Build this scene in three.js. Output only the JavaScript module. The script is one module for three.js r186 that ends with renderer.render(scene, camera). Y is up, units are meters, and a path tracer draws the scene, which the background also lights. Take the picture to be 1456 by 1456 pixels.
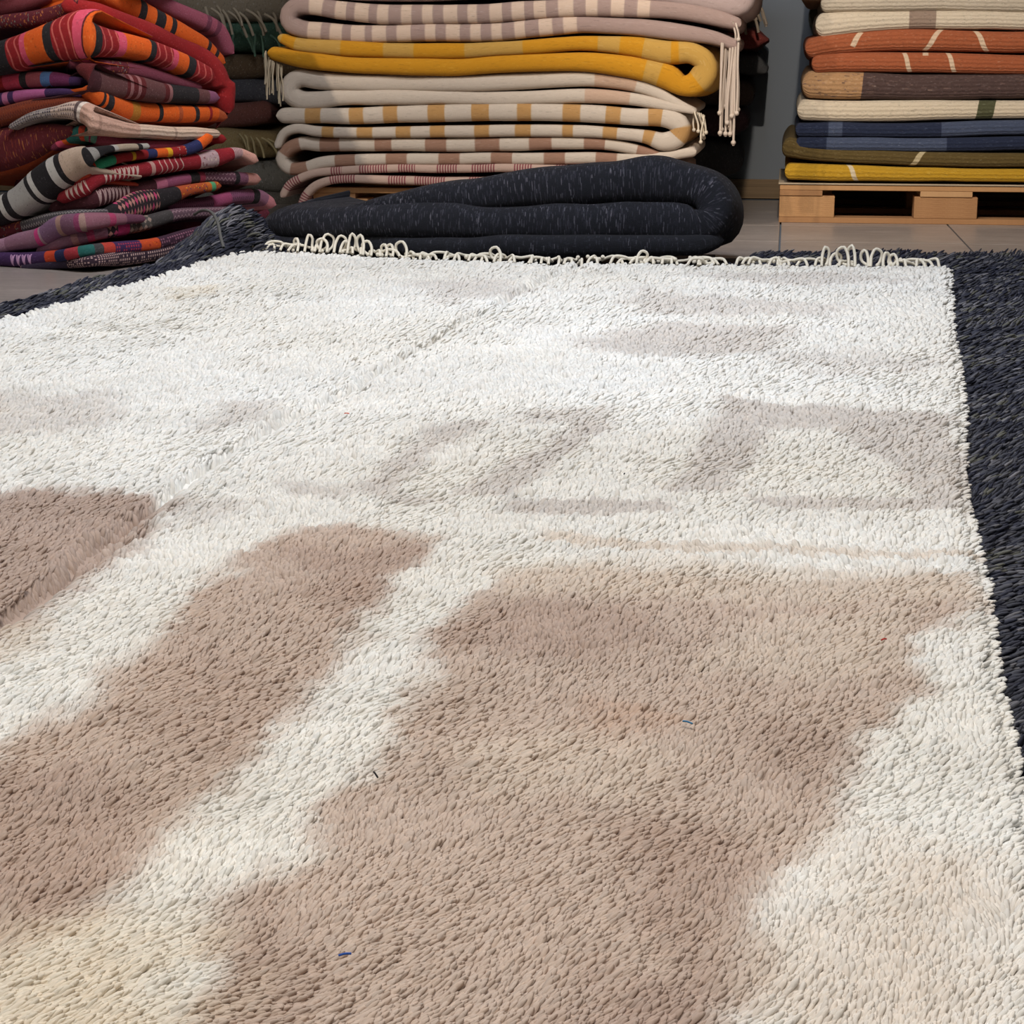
import * as THREE from 'three';
import { mergeGeometries, mergeVertices } from 'three/addons/utils/BufferGeometryUtils.js';
import { RectAreaLightUniformsLib } from 'three/addons/lights/RectAreaLightUniformsLib.js';
import { RoundedBoxGeometry } from 'three/addons/geometries/RoundedBoxGeometry.js';

// ---------------------------------------------------------------- camera, exposure, lights
const scene = new THREE.Scene();
scene.background = new THREE.Color(0x08090b);
const camera = new THREE.PerspectiveCamera(30.722, 1, 0.05, 40);
camera.position.set(0, 0.6, 0);
camera.rotation.set(-13.761 * Math.PI / 180, 8.2 * Math.PI / 180, 0, 'YXZ');
scene.add(camera);
const renderer = new THREE.WebGLRenderer({ antialias: true });
renderer.toneMapping = THREE.LinearToneMapping;
renderer.toneMappingExposure = 1.0;
renderer.shadowMap.enabled = true;
// track spots on the shop ceiling: [x, y, z, target x, y, z, candela, half angle (deg), penumbra, colour]
const SPOTS = [
  [-2.6, 2.72, -3.1, -0.9, 0.45, -6.6, 7, 20, 0.8, 0xfff0dc],
  [0.02, 2.72, -3.1, 0.3, 0.4, -7.1, 9.5, 20, 0.8, 0xfff0dc],
  [-1.0, 2.72, -3.1, -2.1, 0.35, -5.3, 1.6, 22, 0.8, 0xfff4e6],
];
// LED panels in the ceiling: [x, z, width, depth, radiance, colour]
const PANELS = [
  [-0.6, -3.9, 1.2, 0.6, 38, 0xf3f7ff],
  [-0.2, -0.6, 1.2, 0.6, 29, 0xfff9f1],
];

// ---------------------------------------------------------------- helpers
let seed = 7;
function rnd() { seed = (seed * 1664525 + 1013904223) >>> 0; return seed / 4294967296; }
const rr = (a, b) => a + (b - a) * rnd();
const clamp = (v, a, b) => Math.min(b, Math.max(a, v));
const sstep = (a, b, v) => { const t = clamp((v - a) / (b - a), 0, 1); return t * t * (3 - 2 * t); };
const lerp = (a, b, t) => a + (b - a) * t;
function hash(i, j) { let h = (i * 374761393 + j * 668265263) | 0; h = Math.imul(h ^ (h >>> 13), 1274126177); return ((h ^ (h >>> 16)) >>> 0) / 4294967296; }
function noise(x, y) {          // value noise, -1..1
  const i = Math.floor(x), j = Math.floor(y), u = x - i, v = y - j;
  const a = u * u * (3 - 2 * u), b = v * v * (3 - 2 * v);
  return 2 * lerp(lerp(hash(i, j), hash(i + 1, j), a), lerp(hash(i, j + 1), hash(i + 1, j + 1), a), b) - 1;
}
const fbm = (x, y) => 0.55 * noise(x, y) + 0.3 * noise(2.1 * x + 7, 2.1 * y - 3) + 0.15 * noise(4.3 * x - 5, 4.3 * y + 9);
const lin = (hex) => { const c = new THREE.Color(hex); return [c.r, c.g, c.b]; };
const used = {};
function numbered(n) { const k = (used[n] = (used[n] ?? -1) + 1); return k ? n + '_' + String(k).padStart(3, '0') : n; }
function shadow(m) { m.castShadow = true; m.receiveShadow = true; return m; }
function thing(name, label, category, group) {
  const g = new THREE.Group(); g.name = numbered(name); g.userData = { label, category };
  if (group) g.userData.group = group;
  scene.add(g); return g;
}
function mesh(name, geo, mat, parent, label) {
  const m = shadow(new THREE.Mesh(geo, mat)); m.name = parent === scene ? numbered(name) : name; parent.add(m);
  if (label) m.userData.label = label;
  return m;
}
function structure(name, geo, mat) { const m = mesh(name, geo, mat, scene); m.userData.kind = 'structure'; return m; }
function tube(points, radius, seg = 10, sides = 6) {
  return new THREE.TubeGeometry(new THREE.CatmullRomCurve3(points.map(p => new THREE.Vector3(...p))), seg, radius, sides, false);
}
function box(w, h, d, x, y, z, ry = 0, bev = 0.002) {
  const g = new RoundedBoxGeometry(w, h, d, 1, bev); if (ry) g.rotateY(ry); g.translate(x, y, z); return g;
}
function dataTex(w, h, fn, srgb) {
  const d = new Uint8Array(w * h * 4);
  for (let j = 0; j < h; j++) for (let i = 0; i < w; i++) { const c = fn(i, j); const k = 4 * (j * w + i); d[k] = c[0]; d[k + 1] = c[1]; d[k + 2] = c[2]; d[k + 3] = 255; }
  const t = new THREE.DataTexture(d, w, h); t.wrapS = t.wrapT = THREE.RepeatWrapping; t.magFilter = t.minFilter = THREE.LinearFilter;
  if (srgb) t.colorSpace = THREE.SRGBColorSpace; t.needsUpdate = true; return t;
}
// ---- fine relief of woven cloth: rib = ridges that run along the piece, plain = little checks of a plain weave
const ribTex = dataTex(128, 128, (i, j) => {
  const v = 128 + 70 * Math.sin(j / 128 * Math.PI * 2 * 5 + 0.8 * noise(i / 20, j / 30)) + 40 * noise(i / 3, j / 2.2); return [v, v, v];
});
const plainTex = dataTex(128, 128, (i, j) => {
  const v = 128 + 50 * Math.sin(i / 128 * Math.PI * 2 * 16) * Math.sin(j / 128 * Math.PI * 2 * 16) + 55 * noise(i / 2.5, j / 4); return [v, v, v];
});
ribTex.repeat.set(16, 16); plainTex.repeat.set(22, 22);

// ---------------------------------------------------------------- the room
const XL = -4.2, XR = 3.4, XM = (XL + XR) / 2, HX = (XR - XL) / 2, ZB = -8.225, ZF = 2.6, HY = 3.0;
const wallMat = new THREE.MeshStandardMaterial({ color: 0x787f88, roughness: 0.85 });
const paleWall = new THREE.MeshStandardMaterial({ color: 0xb9b6b0, roughness: 0.9 });
const ceilMat = new THREE.MeshStandardMaterial({ color: 0xc9c7c2, roughness: 0.95 });
structure('wall_back', new THREE.BoxGeometry(2 * HX + 0.2, HY, 0.1).translate(XM, HY / 2, ZB - 0.05), wallMat);
structure('wall_front', new THREE.BoxGeometry(2 * HX + 0.2, HY, 0.1).translate(XM, HY / 2, ZF + 0.05), paleWall);
structure('wall_left', new THREE.BoxGeometry(0.1, HY, ZF - ZB).translate(XL - 0.05, HY / 2, (ZF + ZB) / 2), paleWall);
structure('wall_right', new THREE.BoxGeometry(0.1, HY, ZF - ZB).translate(XR + 0.05, HY / 2, (ZF + ZB) / 2), paleWall);
structure('ceiling', new THREE.BoxGeometry(2 * HX + 0.2, 0.1, ZF - ZB + 0.2).translate(XM, HY + 0.05, (ZF + ZB) / 2), ceilMat);
const woodTex = (base, dark) => { const a = base, b = dark; return dataTex(256, 64, (i, j) => {
  const g = clamp(0.5 + 0.5 * fbm(i / 60, j / 3.2 + 0.6 * noise(i / 45, j / 20)), 0, 1), k = 0.92 + 0.08 * noise(i / 2.5, j / 1.3);
  return [0, 1, 2].map(c => clamp(lerp(b[c], a[c], g) * k, 0, 255)); }, true); };
const baseTex = woodTex([150, 122, 88], [112, 90, 62]); baseTex.repeat.set(1, 2);
structure('baseboard_back', box(2 * HX, 0.082, 0.016, XM, 0.041, ZB + 0.008), new THREE.MeshStandardMaterial({ map: baseTex, roughness: 0.5 }));

// floor: a grout bed with stone tiles laid on it
const grout = new THREE.MeshStandardMaterial({ color: 0x5c6672, roughness: 0.9 });
const floor = structure('floor', new THREE.BoxGeometry(2 * HX, 0.1, ZF - ZB).translate(XM, -0.054, (ZF + ZB) / 2), grout);
{
  const tileTex = [0, 1, 2].map(k => dataTex(256, 256, (i, j) => {
    const s = fbm(i / 70 + k * 13, j / 9 + k * 5), f = noise(i / 4, j / 1.6 + k * 9), m = fbm(i / 50 - k * 4, j / 50);
    const v = 1 + 0.1 * s + 0.06 * f + 0.06 * m; return [150 * v, 140 * v, 134 * v].map(c => clamp(c, 0, 255)); }, true));
  const mats = tileTex.map(t => new THREE.MeshStandardMaterial({ map: t, roughness: 0.34 }));
  const S = 0.6, tg = new RoundedBoxGeometry(S - 0.006, 0.008, S - 0.006, 1, 0.0015);
  for (let i = -8; i <= 4; i++) for (let j = 0; j <= 14; j++) {
    const x = 0.592 + (i + 0.5) * S, z = ZB + 0.17 + (j + 0.5) * S;
    if (x < XL + 0.3 || x > XR - 0.3 || z > 0) continue;
    const t = mesh('tile', tg, mats[(i * 7 + j * 13 + 400) % 3], floor); t.position.set(x, 0, z);
  }
}

// ---------------------------------------------------------------- track lights
{
  const black = new THREE.MeshStandardMaterial({ color: 0x1a1a1b, roughness: 0.5 });
  RectAreaLightUniformsLib.init();
  const r = mesh('lighting_rail', box(5.4, 0.03, 0.036, -0.35, 2.985, -3.1), black, scene); r.userData = { label: 'long black light rail on the ceiling that carries the spotlights', category: 'light rail' };
  const white = new THREE.MeshStandardMaterial({ color: 0xdddddd, roughness: 0.6 });
  PANELS.forEach(([x, z, w, d, nit, col], k) => {
    const g = thing('ceiling_panel_light', ['wide white light panel above the far half of the white rug', 'wide white light panel above the near end of the white rug'][k], 'ceiling light');
    mesh('frame', mergeGeometries([box(w + 0.06, 0.03, 0.03, x, 2.985, z - d / 2 - 0.015), box(w + 0.06, 0.03, 0.03, x, 2.985, z + d / 2 + 0.015), box(0.03, 0.03, d, x - w / 2 - 0.015, 2.985, z), box(0.03, 0.03, d, x + w / 2 + 0.015, 2.985, z)]), white, g);
    mesh('diffuser', new THREE.BoxGeometry(w, 0.01, d).translate(x, 2.99, z), new THREE.MeshStandardMaterial({ color: 0xeeeeee, emissive: col, emissiveIntensity: 2 }), g);
    const L = new THREE.RectAreaLight(col, nit, w, d); L.position.set(x, 2.98, z); L.rotation.x = -Math.PI / 2; L.name = 'panel_light'; g.add(L);
  });
  const where = ['aimed at the tall blanket stack', 'aimed at the stack on the pallet', 'aimed at the colourful kilim stack'];
  SPOTS.forEach(([x, y, z, tx, ty, tz, cd, half, pen, col], k) => {
    const g = thing('track_spotlight', 'black track spotlight ' + where[k], 'spotlight', 'ceiling track spotlights');
    const dir = new THREE.Vector3(tx - x, ty - y, tz - z).normalize();
    mesh('mount', tube([[x, 2.98, z], [x, (2.98 + y) / 2, z], [x, y, z]], 0.012, 4, 8), black, g);
    const can = new THREE.LatheGeometry([[0.001, 0.09], [0.045, 0.088], [0.05, 0.08], [0.052, -0.08], [0.048, -0.08], [0.046, -0.06], [0.001, -0.06]].map(p => new THREE.Vector2(...p)), 24);
    const q = new THREE.Quaternion().setFromUnitVectors(new THREE.Vector3(0, -1, 0), dir);
    can.applyQuaternion(q); can.translate(x, y, z); mesh('housing', can, black, g);
    const lens = new THREE.CircleGeometry(0.045, 24).rotateX(Math.PI / 2).translate(0, -0.064, 0); lens.applyQuaternion(q); lens.translate(x, y, z);
    mesh('lens', lens, new THREE.MeshStandardMaterial({ color: 0x222222, emissive: col, emissiveIntensity: 6 }), g);
    const L = new THREE.SpotLight(col, cd * 3.2, 0, half * Math.PI / 180, pen, 2);
    L.position.set(x, y, z).addScaledVector(dir, 0.085); L.target.position.set(tx, ty, tz); L.castShadow = true; L.shadow.radius = 2;
    g.add(L, L.target); L.name = 'lamp_light'; L.target.name = 'lamp_aim';
  });
}

// ---------------------------------------------------------------- folded cloth: a thick band that follows a path, with a rounded front fold
function ribbon(path, { depth = 0.7, flat = true, round = 0.75, wob = 1, ends = 0.45, step = 0.014, off = 0, back = [1.35, 1.25, 1.03] } = {}) {
  const P = path.map(p => new THREE.Vector3(p[0], p[1], p[2])), curve = new THREE.CatmullRomCurve3(P, false, 'centripetal');
  const tc = new THREE.CatmullRomCurve3(path.map((p, i) => new THREE.Vector3(p[3], i, 0)), false, 'centripetal');
  const L = curve.getLength(), N = Math.max(16, Math.round(L / step)); curve.arcLengthDivisions = 400; curve.updateArcLengths();
  const sd = off + P[0].x * 7.3 + P[0].y * 19.1;
  const rings = [];
  for (let i = 0; i <= N; i++) {
    const u = i / N, t = curve.getUtoTmapping(u), p = curve.getPoint(t), T = curve.getTangent(t).normalize();
    let o = new THREE.Vector3(0, 0, 1);
    if (!flat) { o.set(-T.z, 0, T.x); if (o.z < 0) o.negate(); if (o.lengthSq() < 0.1) o.set(0.4, 0, 0.6); }
    if (flat || Math.abs(T.y) < 0.9) o.addScaledVector(T, -o.dot(T)); o.normalize();
    const n = new THREE.Vector3().crossVectors(o, T).normalize();
    const th = Math.max(0.004, tc.getPoint(t).x) * (1 + 0.05 * wob * noise(u * L * 9 + sd, 3.3));
    p.addScaledVector(o, 0.007 * wob * noise(u * L * 6 + sd, 8.8)); p.addScaledVector(n, 0.003 * wob * noise(u * L * 8 + sd, 1.7));
    rings.push({ p, o, n, th, s: u * L, T });
  }
  const cap = (r, sgn) => [0.35, 0.65, 0.85, 0.96, 1].map(k => ({ p: r.p.clone().addScaledVector(r.T, sgn * k * r.th * ends), o: r.o, n: r.n, th: r.th * Math.sqrt(Math.max(1e-4, 1 - k * k)), s: r.s + sgn * k * r.th * ends, T: r.T, k }));
  const all = [...cap(rings[0], -1).reverse(), ...rings, ...cap(rings[N], 1)];
  const sec = []; const M = 12;
  const bk = flat ? back : [1, 1, 1];
  sec.push([bk[0], -1, 0], [bk[1], -0.55, 0], [bk[2], -0.2, 0]);
  for (let k = 0; k <= M; k++) { const a = Math.PI / 2 - Math.PI * k / M; sec.push([Math.sign(Math.sin(a)) * Math.pow(Math.abs(Math.sin(a)), 0.85), 0, Math.pow(Math.max(0, Math.cos(a)), 0.8)]); }
  sec.push([-bk[2], -0.2, 0], [-bk[1], -0.55, 0], [-bk[0], -1, 0]);
  const pos = [], uv = [], idx = [], W = sec.length, mt = rings.reduce((a, r) => a + r.th, 0) / rings.length;
  all.forEach((r) => {
    const bn = r.th * round * 0.5 + 0.004, inset = r.k ? 0.5 * r.k * r.k * r.th * ends : 0;
    const row = sec.map(([a, b, c]) => { const q = r.p.clone().addScaledVector(r.n, a * r.th / 2).addScaledVector(r.o, b * depth - bn + c * bn - inset); if (!flat) q.y += 0.07 * b * (a > 0 ? 1 : 0.3); return q; });
    row.forEach((q, k) => {
      pos.push(q.x, q.y, q.z);
      const mid = (W - 1) / 2, arc = sec[k][1] < 0 ? Math.sign(sec[k][0]) * (mt * 0.75 - sec[k][1] * depth) : -(k - mid) / (M / 2) * mt * 0.75;
      uv.push(r.s, arc);
    });
  });
  const R = all.length;
  for (let i = 0; i < R - 1; i++) for (let k = 0; k < W - 1; k++) { const a = i * W + k, b = a + 1, c = a + W, d = c + 1; idx.push(a, b, c, b, d, c); }
  const g = new THREE.BufferGeometry(); g.setAttribute('position', new THREE.Float32BufferAttribute(pos, 3)); g.setAttribute('uv', new THREE.Float32BufferAttribute(uv, 2)); g.setIndex(idx); g.computeVertexNormals();
  g.userData = { L, mt };
  return g;
}
// ---- the woven pattern of a piece: stripes [from (m along the piece), colour or {c, m: motif, k: motif colour}]
function cloth(geo, base, stripes = [], { bump = plainTex, bumpScale = 0.0012, grain = 0.1, H = 96, W = 1024, flecks, slant = 0, rough = 0.95, paint, vspan } = {}) {
  const { L, mt } = geo.userData, pad = 0.06, span = L + 2 * pad, vh = vspan || mt * 0.8 + 0.002;
  const cv = document.createElement('canvas'); cv.width = W; cv.height = H; const x = cv.getContext('2d');
  const X = (s) => (s + pad) / span * W;
  const col = (c) => typeof c === 'string' ? c : c.c;
  x.fillStyle = col(base); x.fillRect(0, 0, W, H);
  const list = [[-pad, base], ...stripes].sort((a, b) => a[0] - b[0]);
  list.forEach(([s, c], i) => {
    const x0 = X(s), x1 = i + 1 < list.length ? X(list[i + 1][0]) : W; if (x1 <= x0) return;
    x.fillStyle = col(c); x.beginPath(); x.moveTo(x0 - slant, 0); x.lineTo(x1 - slant + 1, 0); x.lineTo(x1 + slant + 1, H); x.lineTo(x0 + slant, H); x.fill();
    if (typeof c !== 'string' && c.m) {
      x.save(); x.beginPath(); x.rect(x0, 0, x1 - x0, H); x.clip(); x.fillStyle = x.strokeStyle = c.k; x.lineWidth = 2.5;
      const w = x1 - x0;
      if (c.m === 'zig') for (let q = 0.3; q < 1; q += 0.25) { x.beginPath(); for (let t = 0, f = 0; t <= w + 8; t += 8, f ^= 1) x.lineTo(x0 + t, H * q + (f ? -6 : 6)); x.stroke(); }
      if (c.m === 'dia') for (let t = 0; t < w; t += 22) for (let q = 0; q < H; q += 24) { x.fillStyle = (t / 22 + q / 24) % 3 < 1 ? c.k2 || c.k : c.k; x.beginPath(); x.moveTo(x0 + t + 10, q); x.lineTo(x0 + t + 20, q + 11); x.lineTo(x0 + t + 10, q + 22); x.lineTo(x0 + t, q + 11); x.fill(); }
      if (c.m === 'dash') for (let t = 4; t < w; t += 9) for (let q = 26; q < H - 22; q += 13) if (rnd() < 0.8) x.fillRect(x0 + t, q, 5, 8);
      if (c.m === 'blob') for (let t = 0; t < w * 0.9; t += 4) { const q = rr(18, H - 18); x.fillStyle = rnd() < 0.5 ? c.k : (c.k2 || c.k); x.fillRect(x0 + rr(0, w), q, rr(3, 8), rr(3, 10)); }
      if (c.m === 'vee') for (let t = 5; t < w; t += 20) { x.lineWidth = 4; x.beginPath(); x.moveTo(x0 + t, 26); x.lineTo(x0 + t + 6, H - 28); x.lineTo(x0 + t + 13, 26); x.moveTo(x0 + t + 6, H - 28); x.lineTo(x0 + t + 7, 30); x.stroke(); }
      if (c.m === 'vl') for (let t = 2; t < w; t += 6.5) x.fillRect(x0 + t, 0, 3, H);
      if (c.m === 'wave') for (let t = 10; t < w; t += 26) { x.lineWidth = 5; x.beginPath(); for (let q = 0; q <= H; q += 6) x.lineTo(x0 + t + 4 * Math.sin(q / 7), q); x.stroke(); }
      x.restore();
    }
  });
  if (paint) paint(x, X, W, H);
  if (flecks) for (let k = 0; k < flecks.n; k++) { x.fillStyle = flecks.c[Math.floor(rnd() * flecks.c.length)]; x.globalAlpha = rr(0.35, 1); x.fillRect(rr(0, W), rr(0, H), rr(...flecks.w), rr(...flecks.h)); }
  for (let k = 0; k < 2600; k++) { x.globalAlpha = grain * rnd(); x.fillStyle = rnd() < 0.5 ? '#000' : '#fff'; x.fillRect(rr(0, W), rr(0, H), rr(1, 7), rr(1, 2.4)); }
  x.globalAlpha = 1;
  const t = new THREE.CanvasTexture(cv); t.colorSpace = THREE.SRGBColorSpace; t.wrapS = t.wrapT = THREE.ClampToEdgeWrapping;
  t.repeat.set(1 / span, 1 / (2 * vh)); t.offset.set(pad / span, 0.5);
  return new THREE.MeshStandardMaterial({ map: t, roughness: rough, bumpMap: bump, bumpScale });
}
const cordMat = (hex) => new THREE.MeshStandardMaterial({ color: hex, roughness: 1 });
// hanging fringe strands from points [x, y, z] with a length
function fringe(parent, mat, anchors, len, lean = [0, 0], r = 0.0035, knots = true) {
  for (const [x, y, z] of anchors) {
    const l = len * rr(0.7, 1.15), lean0 = lean[0] * rr(0.2, 1.6), a = rr(-0.012, 0.012), b = rr(-0.01, 0.01);
    const g = [tube([[x, y, z], [x + lean0 * 0.5 + a * 0.3, y - l * 0.25, z + b], [x + lean0 * 0.8 + a, y - l * 0.65, z + b], [x + lean0 + a, y - l, z + b * 2]], r, 8, 5)];
    if (knots) g.push(new THREE.SphereGeometry(r * 2, 6, 5).translate(x + lean0 + a, y - l * 0.97, z + b * 2));
    mesh('fringe', mergeGeometries(g), mat, parent);
  }
}

// ---------------------------------------------------------------- pile tufts
function tuftGeo(sides, fat) {
  const ts = [0, 0.4, 0.75, 0.94], rs = [0.75, 1.05, 1, 0.6], pos = [], idx = [];
  const at = (t) => [0.86 * Math.pow(t, 1.35), 0.5 * Math.pow(t, 0.75)];
  ts.forEach((t, i) => { const [cx, cy] = at(t), [dx, dy] = at(t + 0.03), tx = dx - cx, ty = dy - cy, l = Math.hypot(tx, ty);
    for (let k = 0; k < sides; k++) { const a = 2 * Math.PI * k / sides, n = fat * rs[i] * Math.cos(a); pos.push(cx - ty / l * n, cy + tx / l * n, fat * rs[i] * Math.sin(a)); } });
  const [ex, ey] = at(1); pos.push(ex + 0.02, ey - 0.01, 0);
  for (let i = 0; i < ts.length - 1; i++) for (let k = 0; k < sides; k++) { const a = i * sides + k, b = i * sides + (k + 1) % sides; idx.push(a, a + sides, b, b, a + sides, b + sides); }
  const e = (ts.length - 1) * sides; for (let k = 0; k < sides; k++) idx.push(e + k, ts.length * sides, e + (k + 1) % sides);
  const g = new THREE.BufferGeometry(); g.setAttribute('position', new THREE.Float32BufferAttribute(pos, 3)); g.setIndex(idx); g.computeVertexNormals(); return g;
}
function pile(name, list, geo, mat, parent) {   // list of [x, y, z, turn, length, pitch, r, g, b, width]
  const im = new THREE.InstancedMesh(geo, mat, list.length), m = new THREE.Matrix4(), q = new THREE.Quaternion(), e = new THREE.Euler(), v = new THREE.Vector3(), s = new THREE.Vector3(), c = new THREE.Color();
  list.forEach((t, i) => { e.set(0, t[3], t[5], 'YXZ'); q.setFromEuler(e); m.compose(v.set(t[0], t[1], t[2]), q, s.set(t[4], t[4], t[4] * t[9])); im.setMatrixAt(i, m); im.setColorAt(i, c.setRGB(t[6], t[7], t[8])); });
  im.name = name; im.userData.kind = 'stuff'; parent.add(shadow(im)); return im;
}
function inside(poly, x, z) { let c = false; for (let i = 0, j = poly.length - 1; i < poly.length; j = i++) { const [a, b] = poly[i], [d, e] = poly[j]; if ((b > z) !== (e > z) && x < (d - a) * (z - b) / (e - b) + a) c = !c; } return c; }
function segDist(pts, x, z, closed) {
  let best = 1e9, sx = 0, sz = 0; const n = pts.length;
  for (let i = 0; i < (closed ? n : n - 1); i++) { const [a, b] = pts[i], [c, d] = pts[(i + 1) % n], ux = c - a, uz = d - b; const t = clamp(((x - a) * ux + (z - b) * uz) / (ux * ux + uz * uz), 0, 1), qx = a + ux * t, qz = b + uz * t, e = Math.hypot(x - qx, z - qz); if (e < best) { best = e; sx = x - qx; sz = z - qz; } }
  return [best, sx, sz];
}
const polySD = (p, x, z) => segDist(p, x, z, true)[0] * (inside(p, x, z) ? -1 : 1);

// ---------------------------------------------------------------- the white pile rug
const rightEdge = [[.439,-5.1537],[.3469,-3.8709],[.2994,-3.1239],[.2585,-2.6594],[.2398,-2.3509],[.23,-2.0435],[.2158,-1.8272],[.207,-1.6707],[.2014,-1.4871],[.1971,-1.3793],[.1914,-1.2849]];
rightEdge.push([0.16, -0.8], [0.13, -0.35]);
const leftEdge = [[-1.5599,-5.3059],[-1.5943,-4.9142],[-1.6144,-4.4659],[-1.6248,-4.1142],[-1.6593,-3.795]]; leftEdge.push([-1.74, -2], [-1.84, -0.35]);
const farEdge = [[-1.5599,-5.3059],[-1.3364,-5.2969],[-1.0001,-5.1671],[-.7847,-5.0671],[-.4726,-5.0401],[-.2114,-5.1316],[-.0215,-5.1955],[.168,-5.1502],[.439,-5.1537]];
const rugOutline = [...farEdge, ...rightEdge.slice(1), ...[...leftEdge].reverse().slice(0, -1)];
const groove1 = [[-.5453,-5.0408],[-.6242,-4.4754],[-.6867,-3.851],[-.7156,-3.4077],[-.7343,-3.1366],[-.7718,-2.8073],[-.7968,-2.5166],[-.7937,-2.3042],[-.786,-2.0838],[-.7846,-1.9008],[-.7833,-1.7445],[-.7794,-1.5436]];
const groove2 = [[-.755,-2.1345],[-.77,-1.9483],[-.7823,-1.8158],[-.7995,-1.6158]];
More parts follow.
